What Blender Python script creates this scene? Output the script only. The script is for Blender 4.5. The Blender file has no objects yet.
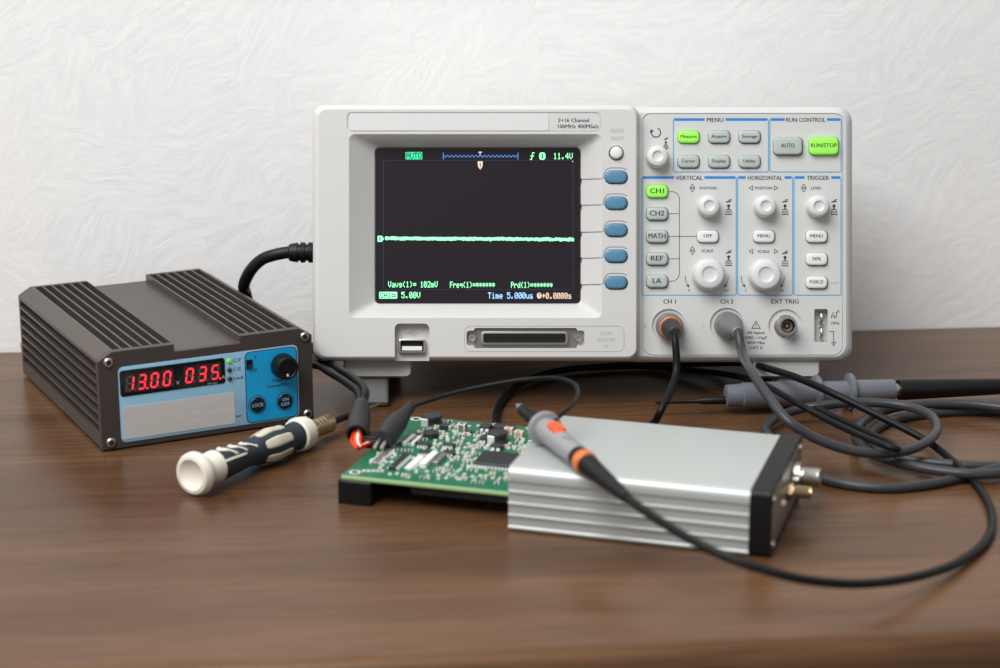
import bpy, bmesh, math, random
from mathutils import Vector, Matrix, Euler
random.seed(7)
R = math.radians
SC = bpy.context.scene
COL = SC.collection

# ------------------------------------------------------------------ camera, world, lights, exposure
FPX, PITCH, CH = 1944.0, R(14.8), 0.325          # focal length in pixels of a 1000 px frame, downward pitch, height over table
cam_d = bpy.data.cameras.new('camera'); cam = bpy.data.objects.new('camera', cam_d); COL.objects.link(cam)
cam.location = (0, 0, CH); cam.rotation_euler = (R(90) - PITCH, 0, 0)
cam_d.sensor_width = 36; cam_d.lens = FPX * 36 / 1000; cam_d.clip_start = 0.01; cam_d.clip_end = 50
cam_d.dof.use_dof = True; cam_d.dof.focus_distance = 1.10; cam_d.dof.aperture_fstop = 6.8
SC.camera = cam
world = bpy.data.worlds.new('room_light'); SC.world = world; world.use_nodes = True
bg = world.node_tree.nodes['Background']; bg.inputs[0].default_value = (0.985, 0.995, 1.0, 1); bg.inputs[1].default_value = 0.36
def area(name, loc, target, sx, sy, power, col=(1, 1, 1)):
    l = bpy.data.lights.new(name, 'AREA'); l.shape = 'RECTANGLE'; l.size = sx; l.size_y = sy; l.energy = power; l.color = col
    o = bpy.data.objects.new(name, l); COL.objects.link(o); o.location = loc
    o.rotation_euler = (Vector(target) - Vector(loc)).to_track_quat('-Z', 'Y').to_euler()
    return o
area('window_softbox', (-0.75, 0.05, 1.75), (0.05, 1.05, 0.05), 1.5, 1.5, 57, (1, 0.995, 0.988))
SC.view_settings.view_transform = 'Standard'; SC.view_settings.look = 'None'
SC.view_settings.exposure = 0.0; SC.view_settings.gamma = 1.0; SC.view_settings.use_curve_mapping = False

# ------------------------------------------------------------------ calibration helpers
CP, SP = math.cos(PITCH), math.sin(PITCH)
CAMP = Vector((0, 0, CH))
def G(px, py, z=0.0):
    """point at height z over the table seen at pixel px, py of the 1000 x 668 photo"""
    u, v = (px - 500) / FPX, -(py - 334) / FPX
    d = Vector((u, CP + v * SP, -SP + v * CP))
    return CAMP + d * ((z - CH) / d.z)
def proj(P):
    q = P - CAMP; zc = q.y * CP - q.z * SP
    return 500 + FPX * q.x / zc, 334 - FPX * (q.y * SP + q.z * CP) / zc
def t_at(P0, P1, px):
    """distance from P0 along P0->P1 whose image column is px"""
    lo, hi = -0.2, 1.6
    s = 1 if proj(P1)[0] > proj(P0)[0] else -1
    for _ in range(50):
        m = (lo + hi) / 2
        if s * (proj(P0.lerp(P1, m))[0] - px) < 0: lo = m
        else: hi = m
    return lo * (P1 - P0).length

# ------------------------------------------------------------------ materials
def lin(c):
    return tuple(((x / 255) / 12.92 if x / 255 <= 0.04045 else ((x / 255 + 0.055) / 1.055) ** 2.4) for x in c)
MATS = {}
def mat(name, rgb, rough=0.5, metal=0.0, bump=0.0, scale=900, var=0.0, emit=0.0, emit_rgb=None, coat=0.0, spec=0.5, trans=0.0):
    m = bpy.data.materials.new(name); m.use_nodes = True; nt = m.node_tree; b = nt.nodes['Principled BSDF']
    c = lin(rgb) + (1,)
    b.inputs['Base Color'].default_value = c; b.inputs['Roughness'].default_value = rough; b.inputs['Metallic'].default_value = metal
    b.inputs['Specular IOR Level'].default_value = spec; b.inputs['Coat Weight'].default_value = coat
    b.inputs['Transmission Weight'].default_value = trans
    if emit: b.inputs['Emission Color'].default_value = lin(emit_rgb or rgb) + (1,); b.inputs['Emission Strength'].default_value = emit
    tc = nt.nodes.new('ShaderNodeTexCoord'); n = nt.nodes.new('ShaderNodeTexNoise'); n.inputs['Scale'].default_value = scale; n.inputs['Detail'].default_value = 3
    nt.links.new(tc.outputs['Object'], n.inputs['Vector'])
    if bump:
        bp = nt.nodes.new('ShaderNodeBump'); bp.inputs['Strength'].default_value = bump; bp.inputs['Distance'].default_value = 0.0004
        nt.links.new(n.outputs['Fac'], bp.inputs['Height']); nt.links.new(bp.outputs['Normal'], b.inputs['Normal'])
    if var:
        mx = nt.nodes.new('ShaderNodeMix'); mx.data_type = 'RGBA'
        mx.inputs[6].default_value = tuple(x * (1 - var) for x in c[:3]) + (1,); mx.inputs[7].default_value = tuple(min(1, x * (1 + var)) for x in c[:3]) + (1,)
        nt.links.new(n.outputs['Fac'], mx.inputs[0]); nt.links.new(mx.outputs[2], b.inputs['Base Color'])
    MATS[name] = m
    return m
def nodes(m):
    nt = m.node_tree
    def N(t, **k):
        n = nt.nodes.new(t)
        for a, v in k.items(): setattr(n, a, v)
        return n
    return nt, N, nt.links.new, nt.nodes['Principled BSDF']

def wood_material():
    m = bpy.data.materials.new('brown_wood'); m.use_nodes = True
    nt, N, L, b = nodes(m)
    tc = N('ShaderNodeTexCoord')
    def noise(sc, scale, detail, dist=0.0):
        mp = N('ShaderNodeMapping'); mp.inputs['Scale'].default_value = sc; L(tc.outputs['Object'], mp.inputs['Vector'])
        n = N('ShaderNodeTexNoise'); n.inputs['Scale'].default_value = scale; n.inputs['Detail'].default_value = detail; n.inputs['Distortion'].default_value = dist
        L(mp.outputs['Vector'], n.inputs['Vector']); return n
    broad = noise((1.0, 7.0, 7.0), 2.6, 4, 0.6); fine = noise((1.0, 26, 26), 14, 5, 0.3); grain = noise((2.0, 90, 90), 22, 3)
    r1 = N('ShaderNodeValToRGB'); L(broad.outputs['Fac'], r1.inputs['Fac'])
    e = r1.color_ramp.elements; e[0].position = 0.3; e[0].color = lin((79, 54, 36)) + (1,); e[1].position = 0.72; e[1].color = lin((111, 81, 56)) + (1,)
    r2 = N('ShaderNodeValToRGB'); L(fine.outputs['Fac'], r2.inputs['Fac'])
    e = r2.color_ramp.elements; e[0].position = 0.34; e[0].color = (0.66, 0.64, 0.62, 1); e[1].position = 0.58; e[1].color = (1.08, 1.06, 1.04, 1)
    mx = N('ShaderNodeMix', data_type='RGBA', blend_type='MULTIPLY'); mx.inputs[0].default_value = 0.75
    L(r1.outputs['Color'], mx.inputs[6]); L(r2.outputs['Color'], mx.inputs[7])
    r3 = N('ShaderNodeValToRGB'); L(grain.outputs['Fac'], r3.inputs['Fac'])
    e = r3.color_ramp.elements; e[0].position = 0.38; e[0].color = (0.74, 0.72, 0.7, 1); e[1].position = 0.5; e[1].color = (1, 1, 1, 1)
    m2 = N('ShaderNodeMix', data_type='RGBA', blend_type='MULTIPLY'); m2.inputs[0].default_value = 0.6
    L(mx.outputs[2], m2.inputs[6]); L(r3.outputs['Color'], m2.inputs[7]); L(m2.outputs[2], b.inputs['Base Color'])
    b.inputs['Roughness'].default_value = 0.24; b.inputs['Specular IOR Level'].default_value = 0.26
    bp = N('ShaderNodeBump'); bp.inputs['Strength'].default_value = 0.12; bp.inputs['Distance'].default_value = 0.0006
    L(grain.outputs['Fac'], bp.inputs['Height']); L(bp.outputs['Normal'], b.inputs['Normal'])
    return m
def plaster_material():
    m = bpy.data.materials.new('white_plaster'); m.use_nodes = True
    nt, N, L, b = nodes(m)
    tc = N('ShaderNodeTexCoord')
    wob = N('ShaderNodeTexNoise'); wob.inputs['Scale'].default_value = 14; wob.inputs['Detail'].default_value = 3; L(tc.outputs['Object'], wob.inputs['Vector'])
    add = N('ShaderNodeMix', data_type='VECTOR'); add.inputs[0].default_value = 0.035
    L(tc.outputs['Object'], add.inputs[4]); L(wob.outputs['Color'], add.inputs[5])
    def layer(scale, s2):
        vo = N('ShaderNodeTexVoronoi'); vo.inputs['Scale'].default_value = scale; L(add.outputs[1], vo.inputs['Vector'])
        sp = N('ShaderNodeSeparateColor'); L(vo.outputs['Color'], sp.inputs['Color'])
        an = N('ShaderNodeMath', operation='MULTIPLY_ADD'); an.inputs[1].default_value = 1.9; an.inputs[2].default_value = -0.35; L(sp.outputs[0], an.inputs[0])
        rt = N('ShaderNodeVectorRotate', rotation_type='Y_AXIS'); L(add.outputs[1], rt.inputs['Vector']); L(an.outputs[0], rt.inputs['Angle'])
        mp = N('ShaderNodeMapping'); mp.inputs['Scale'].default_value = (0.15, 1, 1.0); L(rt.outputs['Vector'], mp.inputs['Vector'])
        n = N('ShaderNodeTexNoise'); n.inputs['Scale'].default_value = s2; n.inputs['Detail'].default_value = 5; n.inputs['Roughness'].default_value = 0.62; n.inputs['Distortion'].default_value = 0.12
        L(mp.outputs['Vector'], n.inputs['Vector'])
        return n, sp
    n1, s1 = layer(19, 210); n2, s2 = layer(30, 290)
    cl = N('ShaderNodeTexNoise'); cl.inputs['Scale'].default_value = 22; cl.inputs['Detail'].default_value = 4; L(tc.outputs['Object'], cl.inputs['Vector'])
    ms = N('ShaderNodeMapRange'); ms.inputs[1].default_value = 0.42; ms.inputs[2].default_value = 0.62; L(cl.outputs['Fac'], ms.inputs[0])
    hm = N('ShaderNodeMix', data_type='FLOAT'); L(ms.outputs[0], hm.inputs[0]); L(n1.outputs['Fac'], hm.inputs[2]); L(n2.outputs['Fac'], hm.inputs[3])
    h2 = N('ShaderNodeMath', operation='MULTIPLY_ADD'); h2.inputs[1].default_value = 0.25; L(s1.outputs[1], h2.inputs[0]); L(hm.outputs[0], h2.inputs[2])
    bp = N('ShaderNodeBump'); bp.inputs['Strength'].default_value = 0.42; bp.inputs['Distance'].default_value = 0.0009
    L(h2.outputs[0], bp.inputs['Height']); L(bp.outputs['Normal'], b.inputs['Normal'])
    rp = N('ShaderNodeValToRGB'); L(hm.outputs[0], rp.inputs['Fac'])
    e = rp.color_ramp.elements; e[0].position = 0.36; e[0].color = lin((240, 240, 240)) + (1,); e[1].position = 0.66; e[1].color = lin((249, 249, 248)) + (1,)
    L(rp.outputs['Color'], b.inputs['Base Color']); b.inputs['Roughness'].default_value = 0.8; b.inputs['Specular IOR Level'].default_value = 0.2
    return m
WOOD, PLASTER = wood_material(), plaster_material()
FLOORM = mat('grey_floor', (120, 112, 104), 0.6, var=0.1, scale=30)
M_case = mat('light_grey_plastic', (203, 202, 200), 0.55, bump=0.12, scale=2600)
M_plate = mat('pale_grey_panel_plastic', (201, 202, 200), 0.55, bump=0.08, scale=2600)
M_house = mat('housing_plastic', (176, 175, 171), 0.6, bump=0.1, scale=2000)
M_leg = mat('stand_leg_plastic', (92, 90, 88), 0.6)
M_knob = mat('white_knob_plastic', (212, 212, 211), 0.42, bump=0.04, scale=1500)
M_white = mat('white_button_plastic', (226, 226, 225), 0.4)
M_grey = mat('grey_green_button', (176, 186, 181), 0.4, var=0.05, scale=400)
M_blue = mat('blue_softkey', (78, 128, 160), 0.45, var=0.06, scale=300)
M_green = mat('lit_green_button', (150, 232, 90), 0.4, emit=0.14, emit_rgb=(150, 255, 50))
M_ink = mat('dark_grey_print', (44, 48, 52), 0.6)
M_inkl = mat('pale_grey_print', (176, 176, 174), 0.6)
M_bline = mat('blue_print', (28, 128, 204), 0.5)
M_bline2 = mat('light_blue_print', (70, 156, 210), 0.5)
M_gboot = mat('grey_plug_boot', (118, 119, 121), 0.5, 0.3, var=0.1, scale=300)
M_dark = mat('black_parts_and_shade', (26, 26, 27), 0.6)
M_groove = mat('groove_grey', (120, 120, 120), 0.6)
M_screen = mat('screen_glass', (36, 30, 36), 0.3, spec=0.25)
M_sg = mat('screen_green', (150, 255, 190), 0.5, emit=0.85, emit_rgb=(130, 245, 165))
M_sgc = mat('screen_teal', (60, 220, 160), 0.5, emit=0.7, emit_rgb=(40, 215, 150))
M_sb = mat('screen_blue', (60, 130, 210), 0.5, emit=0.6, emit_rgb=(50, 120, 205))
M_sw = mat('screen_pale_blue', (150, 200, 240), 0.5, emit=0.75, emit_rgb=(140, 195, 240))
M_st = mat('screen_tan', (225, 195, 175), 0.5, emit=0.7, emit_rgb=(215, 185, 165))
M_sdim = mat('screen_dim_blue', (44, 48, 84), 0.5, emit=0.06, emit_rgb=(50, 60, 130))
M_sticker = mat('blank_white_sticker', (211, 211, 210), 0.6, bump=0.1, scale=400)
M_steel = mat('nickel', (190, 186, 180), 0.34, 1.0, var=0.05)
M_dsteel = mat('brushed_grey_metal', (150, 150, 150), 0.4, 0.7, var=0.1, scale=300)
M_gold = mat('gold_plating', (206, 186, 144), 0.3, 1.0)
M_brass = mat('brass_ferrule', (188, 168, 132), 0.35, 0.9, var=0.1)
M_orange = mat('orange_plastic', (236, 84, 30), 0.4)
M_oring = mat('amber_ring', (205, 112, 48), 0.4)
M_black = mat('black_plastic', (14, 14, 15), 0.45, spec=0.3)
M_rubber = mat('black_rubber_cable', (17, 17, 19), 0.42, spec=0.2)
M_gcable = mat('grey_cable', (56, 57, 60), 0.36, spec=0.35)
M_pgrey = mat('grey_probe_plastic', (142, 143, 145), 0.4)
M_pgrey2 = mat('blue_grey_probe_plastic', (104, 107, 115), 0.38)
M_boot = mat('dark_rubber_boot', (40, 40, 42), 0.55)
M_ps = mat('bronze_grey_aluminium', (92, 85, 80), 0.42, 0.55, bump=0.06, scale=1800, var=0.04)
M_psf = mat('bronze_front_plate', (78, 69, 66), 0.48, 0.35, bump=0.06, scale=1800)
M_panel = mat('light_blue_panel', (146, 194, 222), 0.45)
M_panel2 = mat('cyan_blue_panel', (14, 164, 222), 0.42)
M_paper = mat('grey_blank_label', (200, 197, 194), 0.75, bump=0.35, scale=260, var=0.05)
M_dwin = mat('display_window', (14, 13, 15), 0.18)
M_seg = mat('lit_red_segment', (255, 60, 70), 0.4, emit=1.5, emit_rgb=(255, 40, 56))
M_segoff = mat('unlit_segment', (92, 80, 80), 0.4)
M_segbed = mat('segment_bed', (44, 34, 36), 0.4)
M_led = mat('lit_green_led', (90, 200, 50), 0.3, emit=0.35, emit_rgb=(80, 220, 40))
M_ledoff = mat('dark_led', (58, 48, 50), 0.3)
M_cream = mat('cream_plastic', (228, 222, 208), 0.5, var=0.04, scale=200)
M_beige = mat('beige_pad', (200, 192, 176), 0.55, var=0.05, scale=200)
M_navy = mat('dark_navy_grip', (34, 46, 56), 0.5)
M_alu = mat('silver_anodised_aluminium', (184, 188, 185), 0.36, 0.28, bump=0.03, scale=3000)
M_alutop = mat('satin_aluminium_top', (196, 202, 198), 0.4, 0.4, bump=0.03, scale=3000)
M_alugroove = mat('ribbed_aluminium', (192, 188, 188), 0.42, 0.5)
M_endplate = mat('brushed_end_plate', (150, 144, 136), 0.34, 0.8, var=0.06, scale=120)
M_pcb = mat('green_solder_mask', (8, 102, 68), 0.32, var=0.22, scale=260, spec=0.6)
M_pcbedge = mat('board_edge', (126, 158, 106), 0.45)
M_solder = mat('solder_tin', (234, 236, 234), 0.3, 0.3)
M_chip = mat('chip_black', (40, 40, 42), 0.42)
M_ferr = mat('ferrite_black', (48, 48, 50), 0.5, bump=0.2)
M_tan = mat('tan_ceramic', (190, 158, 124), 0.5)
M_wpl = mat('white_component', (232, 232, 226), 0.5)
M_red = mat('red_wire', (220, 36, 24), 0.4)
M_owire = mat('orange_wire', (232, 110, 30), 0.4)

# ------------------------------------------------------------------ mesh helpers
ORG = {}
def mk(name, V, F, m, parent=None, smooth=40, label=None, mats=None, fm=None):
    org = ORG.get(parent.name, Vector()) if parent else Vector()
    me = bpy.data.meshes.new(name)
    me.from_pydata([tuple(Vector(v) - org) for v in V], [], F)
    bm = bmesh.new(); bm.from_mesh(me); bmesh.ops.recalc_face_normals(bm, faces=bm.faces); bm.to_mesh(me); bm.free()
    for x in (mats or [m]): me.materials.append(x)
    if fm: me.polygons.foreach_set('material_index', fm)
    if smooth:
        me.polygons.foreach_set('use_smooth', [True] * len(me.polygons)); me.set_sharp_from_angle(angle=R(smooth))
    return link(name, me, parent, label)
def link(name, me, parent=None, label=None):
    o = bpy.data.objects.new(name, me); COL.objects.link(o)
    if parent:
        o.parent = parent; ORG[o.name] = ORG.get(parent.name, Vector())
    if label: o['label'] = label
    return o
def tag(o, label, cat, kind=None, group=None):
    o['label'] = label; o['category'] = cat
    if kind: o['kind'] = kind
    if group: o['group'] = group
    return o
def thing(name, label, cat, loc, rot=(0, 0, 0), org=None):
    o = bpy.data.objects.new(name, None); COL.objects.link(o); o.location = loc; o.rotation_euler = rot; o.empty_display_size = 0.02
    tag(o, label, cat); ORG[o.name] = Vector(org) if org is not None else Vector()
    return o
def join(*parts):
    V, F = [], []
    for v, f in parts:
        n = len(V); V += [tuple(x) for x in v]; F += [[i + n for i in q] for q in f]
    return V, F
def rr(x0, z0, x1, z1, r, n=4):
    if x0 > x1: x0, x1 = x1, x0
    if z0 > z1: z0, z1 = z1, z0
    r = max(1e-6, min(r, (x1 - x0) / 2 - 1e-6, (z1 - z0) / 2 - 1e-6)); P = []
    for cx, cz, a in ((x1 - r, z1 - r, 0), (x0 + r, z1 - r, 90), (x0 + r, z0 + r, 180), (x1 - r, z0 + r, 270)):
        for i in range(n + 1):
            t = R(a + 90 * i / n); P.append((cx + r * math.cos(t), cz + r * math.sin(t)))
    return P
def loft(loops, cap0=True, cap1=True):
    V, F = [], []; n = len(loops[0])
    for l in loops: V += [tuple(p) for p in l]
    for k in range(len(loops) - 1):
        for i in range(n):
            j = (i + 1) % n; F.append([k * n + i, k * n + j, (k + 1) * n + j, (k + 1) * n + i])
    if cap0: F.append(list(range(n))[::-1])
    if cap1: F.append([(len(loops) - 1) * n + i for i in range(n)])
    return V, F
def loft_y(rects, n=4, cap0=True, cap1=True):       # (x0, z0, x1, z1, r, y), faces the viewer
    return loft([[(p[0], y, p[1]) for p in rr(x0, z0, x1, z1, r, n)] for x0, z0, x1, z1, r, y in rects], cap0, cap1)
def loft_z(rects, n=3):
    return loft([[(p[0], p[1], z) for p in rr(x0, y0, x1, y1, r, n)] for x0, y0, x1, y1, r, z in rects])
def rbox(x0, x1, y0, y1, z0, z1, b=0.0005, n=2):
    return loft_z([(x0, y0, x1, y1, b, z0), (x0, y0, x1, y1, b, z1 - b), (x0 + b * .6, y0 + b * .6, x1 - b * .6, y1 - b * .6, b * .5, z1)], n)
def box(x0, x1, y0, y1, z0, z1):
    V = [(x, y, z) for z in (z0, z1) for x, y in ((x0, y0), (x1, y0), (x1, y1), (x0, y1))]
    return V, [[3, 2, 1, 0], [4, 5, 6, 7], [0, 1, 5, 4], [1, 2, 6, 5], [2, 3, 7, 6], [3, 0, 4, 7]]
def frame_of(d):
    d = Vector(d).normalized(); a = Vector((0, 0, 1)) if abs(d.z) < 0.9 else Vector((1, 0, 0))
    s = d.cross(a).normalized(); return d, s, s.cross(d).normalized()
def lathe(prof, P0, d, segs=24, rx=1.0):
    """profile (t, r) along axis d; angle 0 is sideways, 90 deg is up"""
    d, s, u = frame_of(d); P0 = Vector(P0); loops = []
    for t, r in prof:
        r = max(r, 1e-5)
        loops.append([P0 + d * t + s * (r * rx * math.cos(2 * math.pi * i / segs)) + u * (r * math.sin(2 * math.pi * i / segs)) for i in range(segs)])
    return loft(loops)
def patch(prof_r, P0, d, t0, t1, a0, a1, off=0.0004, nt=10, na=8, skew=0.0, power=4):
    """a thin raised pad lying on a lathe surface, rounded at its corners"""
    d, s, u = frame_of(d); P0 = Vector(P0); V, F = [], []
    for i in range(nt + 1):
        x = -1 + 2 * i / nt; w = max(0.02, (1 - abs(x) ** power)) ** (1 / power)
        for j in range(na + 1):
            y = (-1 + 2 * j / na)
            t = (t0 + t1) / 2 + (t1 - t0) / 2 * x + skew * y
            a = R((a0 + a1) / 2 + (a1 - a0) / 2 * y * w)
            edge = max(abs(x), abs(y)); r = prof_r(t) + (off if edge < 0.95 else -0.0002)
            V.append(P0 + d * t + s * (r * math.cos(a)) + u * (r * math.sin(a)))
    for i in range(nt):
        for j in range(na):
            k = i * (na + 1) + j; F.append([k, k + 1, k + na + 2, k + na + 1])
    return V, F
def smoothpath(pts, sub=8):
    P = [Vector(p) for p in pts]; out = []
    for i in range(len(P) - 1):
        a, b, c, e = P[max(i - 1, 0)], P[i], P[i + 1], P[min(i + 2, len(P) - 1)]
        def tj(ti, p, q): return ti + max((q - p).length, 1e-6) ** 0.5
        t0 = 0.0; t1 = tj(t0, a, b); t2 = tj(t1, b, c); t3 = tj(t2, c, e)
        for k in range(sub):
            t = t1 + (t2 - t1) * k / sub
            A1 = a * ((t1 - t) / (t1 - t0)) + b * ((t - t0) / (t1 - t0)); A2 = b * ((t2 - t) / (t2 - t1)) + c * ((t - t1) / (t2 - t1)); A3 = c * ((t3 - t) / (t3 - t2)) + e * ((t - t2) / (t3 - t2))
            B1 = A1 * ((t2 - t) / (t2 - t0)) + A2 * ((t - t0) / (t2 - t0)); B2 = A2 * ((t3 - t) / (t3 - t1)) + A3 * ((t - t1) / (t3 - t1))
            out.append(B1 * ((t2 - t) / (t2 - t1)) + B2 * ((t - t1) / (t2 - t1)))
    out.append(P[-1]); return out
def tube(pts, r, segs=12, sub=8, smooth=True):
    P = smoothpath(pts, sub) if smooth else [Vector(p) for p in pts]
    loops = []; u = None; n = len(P)
    for i, p in enumerate(P):
        d = (P[min(i + 1, n - 1)] - P[max(i - 1, 0)]).normalized()
        if u is None: _, _, u = frame_of(d)
        u = (u - d * u.dot(d)).normalized(); s = d.cross(u)
        rad = r(i / (n - 1)) if callable(r) else r
        loops.append([p + s * (rad * math.cos(2 * math.pi * k / segs)) + u * (rad * math.sin(2 * math.pi * k / segs)) for k in range(segs)])
    return loft(loops)
def text_mesh(s, x, y, z, h=None, w=None, align='CENTER', sp=1.0, bold=0.021):
    """flat lettering on a plane that faces -y, capital height h, fitted to width w"""
    cu = bpy.data.curves.new('lettering', 'FONT'); cu.body = s; cu.size = 1.0; cu.resolution_u = 2; cu.space_character = sp
    o = bpy.data.objects.new('lettering', cu); COL.objects.link(o)
    dg = bpy.context.evaluated_depsgraph_get(); me = bpy.data.meshes.new_from_object(o.evaluated_get(dg))
    bpy.data.objects.remove(o); bpy.data.curves.remove(cu)
    X = [v.co.x for v in me.vertices]; Y = [v.co.y for v in me.vertices]
    x0, x1 = min(X), max(X); k = h / 0.70; kx = (w / (x1 - x0)) if w else k
    ox = {'CENTER': (x0 + x1) / 2, 'LEFT': x0, 'RIGHT': x1}[align]
    V = [(x + (v.co.x - ox) * kx, y, z + (v.co.y - 0.35) * k) for v in me.vertices]; F = [list(p.vertices) for p in me.polygons]
    bpy.data.meshes.remove(me)
    d = bold * (w / (x1 - x0) if w else k)                 # a second strike beside the first thickens the strokes
    return join(([(a - d, b, c) for a, b, c in V], F), ([(a + d, b - .000004, c) for a, b, c in V], F))
def ribbon(pts, y, w):
    """flat printed line of width w through (x, z) points on a plane facing -y"""
    V, F = [], []; P = [Vector((p[0], p[1])) for p in pts]; n = len(P)
    for i, p in enumerate(P):
        a = (P[i] - P[i - 1]).normalized() if i else (P[1] - P[0]).normalized()
        b = (P[i + 1] - P[i]).normalized() if i < n - 1 else a
        t = (a + b); t = t.normalized() if t.length > 1e-6 else a
        q = Vector((-t.y, t.x)) * (w / 2 / max(0.5, t.dot(b)))
        V += [(p.x + q.x, y, p.y + q.y), (p.x - q.x, y, p.y - q.y)]
    for i in range(n - 1): F.append([2 * i, 2 * i + 1, 2 * i + 3, 2 * i + 2])
    return V, F
def cut(o, cutters):
    V, F = join(*cutters); c = mk('cutter', V, F, M_dark, None, 0); c.parent = o.parent
    md = o.modifiers.new('cut', 'BOOLEAN'); md.operation = 'DIFFERENCE'; md.object = c; md.solver = 'EXACT'
    dg = bpy.context.evaluated_depsgraph_get(); me = bpy.data.meshes.new_from_object(o.evaluated_get(dg))
    o.modifiers.clear(); old = o.data; o.data = me; nm = old.name; bpy.data.meshes.remove(old); me.name = nm
    bpy.data.objects.remove(c)
    me.set_sharp_from_angle(angle=R(30))
    for p in me.polygons:
        if abs(p.normal.y) > .9995: p.use_smooth = False      # keep the big flat faces free of interpolated shading

# ------------------------------------------------------------------ the setting: table, wall, floor
TYAW = R(5.7)
TX, TY = Vector((math.cos(TYAW), math.sin(TYAW), 0)), Vector((-math.sin(TYAW), math.cos(TYAW), 0))
back = G(500, 339.0); front = G(500, 656.5)
TD = (back - front).dot(TY)
W2 = 0.95
table = thing('table', 'dark brown wood-grain table with a rounded front edge', 'table', (front.x, front.y, -0.75), (0, 0, TYAW))
prof = [(TD - 0.002, 0.0), (0.010, 0.0)] + [(0.010 - 0.010 * math.sin(R(a)), -0.010 + 0.010 * math.cos(R(a))) for a in range(10, 91, 10)] + \
       [(0.0, -0.026), (0.004, -0.030), (TD - 0.002, -0.030)]
mk('tabletop', *loft([[(x, y, z + 0.75) for y, z in prof] for x in (-W2, W2)]), WOOD, table, 30)
for x in (-W2 + 0.03, W2 - 0.07):
    mk('leg', *rbox(x, x + 0.04, 0.04, TD - 0.03, 0, 0.72, 0.003), WOOD, table)
wall_o = G(500, 339.0)
wl = mk('wall_back', *box(-2.2, 2.2, 0.0, 0.1, -0.75, 1.9), PLASTER, None, 0); wl.location = (wall_o.x, wall_o.y, 0); wl.rotation_euler = (0, 0, TYAW)
wl['kind'] = 'structure'; wl['label'] = 'white plaster wall with swirling trowel strokes'
fl = mk('floor', *box(-2.2, 2.2, -2.6, 0.0, -0.80, -0.75), FLOORM, None, 0); fl.location = (wall_o.x, wall_o.y, 0); fl.rotation_euler = (0, 0, TYAW)
fl['kind'] = 'structure'

# ------------------------------------------------------------------ oscilloscope
Z0 = 1.105; S = Z0 / FPX                       # distance of the front face along the view axis, metres per pixel on that face
fc = Vector(((582 - 500) * S, 0, 0)); vy = (334 - 233.5) * S
Cf = Vector((fc.x, Z0 * CP + vy * SP, CH - Z0 * SP + vy * CP))
ROT = Euler((-PITCH, 0, 0)); RM = ROT.to_matrix()
base = Vector((Cf.x, 1.075, 0.0))
CL = RM.transposed() @ (Cf - base)
scope = thing('oscilloscope', 'light grey bench oscilloscope with dark screen, tilted back on its stand', 'oscilloscope', base, ROT)
def sw(v): return base + RM @ Vector(v)
def Fp(px, py, y=0.0):
    z = Z0 + y
    return CL.x + (px - 500) * z / FPX - 82 * S, CL.y + y, CL.z - (py - 334) * z / FPX - (334 - 233.5) * S
def FR(x0, y0, x1, y1, r, y):                  # pixel rectangle -> loft_y rectangle at depth y
    a = Fp(x0, y0, y); b = Fp(x1, y1, y); return (a[0], b[2], b[0], a[2], r * S, a[1])
def ins(t, d): return (t[0] + d * S, t[1] + d * S, t[2] - d * S, t[3] - d * S, max(0.0003, t[4] - d * S), t[5])
YR = 0.008                                     # the control panel sits 8 mm behind the screen bezel
# bezel around the screen
o1 = (313.0, 105.0, 638.5, 361.0)
def q(d, r, y): return FR(o1[0] + d, o1[1] + d * .8, o1[2] - d * .45, o1[3] - d * .8, r if d < 1 else r, y)
SCR = (375.5, 148, 580, 303)
bez = mk('screen_bezel', *loft_y([q(0, 11, .030), q(0, 11, .0065), q(0.6, 11, .0040), q(1.8, 10.5, .0020), q(3.6, 9.5, .0006), q(5.6, 8.5, 0),
      FR(349, 134, 602, 318, 6, 0), FR(350, 135, 601, 317, 6, .0005), FR(374.5, 147, 581, 304, 5, .0105), FR(375, 147.5, 580.5, 303.5, 5, .0125)], 6), M_case, scope, 28)
SOFT = [177, 203, 230, 256, 282.5]
def hole(px, py, w, h, r, y, deep=.004):
    return loft_y([FR(px - w / 2, py - h / 2, px + w / 2, py + h / 2, r, y - .001), FR(px - w / 2, py - h / 2, px + w / 2, py + h / 2, r, y + deep)])
cutters = [hole(616.3, y + .4, 23.6, 14.0, 6.8, 0) for y in SOFT] + [hole(616.3, 153.2, 15.4, 15.4, 7.7, 0), hole(474, 121.8, 254, 19, 5, 0, .0006),
           hole(412, 346, 34.5, 45, 5, 0, .006), hole(525.5, 338, 118, 15, 3, 0, .004), hole(525.5, 338, 103, 20, 2, 0, .004)]
cut(bez, cutters[:-1]); cut(bez, cutters[-1:])
# housing behind both front panels
hb = lambda x0, y0, x1, y1, r, y: FR(x0, y0, x1, y1, r, y)
mk('housing', *loft_y([hb(330, 112, 838, 356, 12, .028), hb(332, 114, 836, 352, 14, .055), hb(352, 130, 818, 326, 18, .094), hb(360, 140, 810, 318, 16, .098)], 4), M_house, scope, 30)
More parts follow.
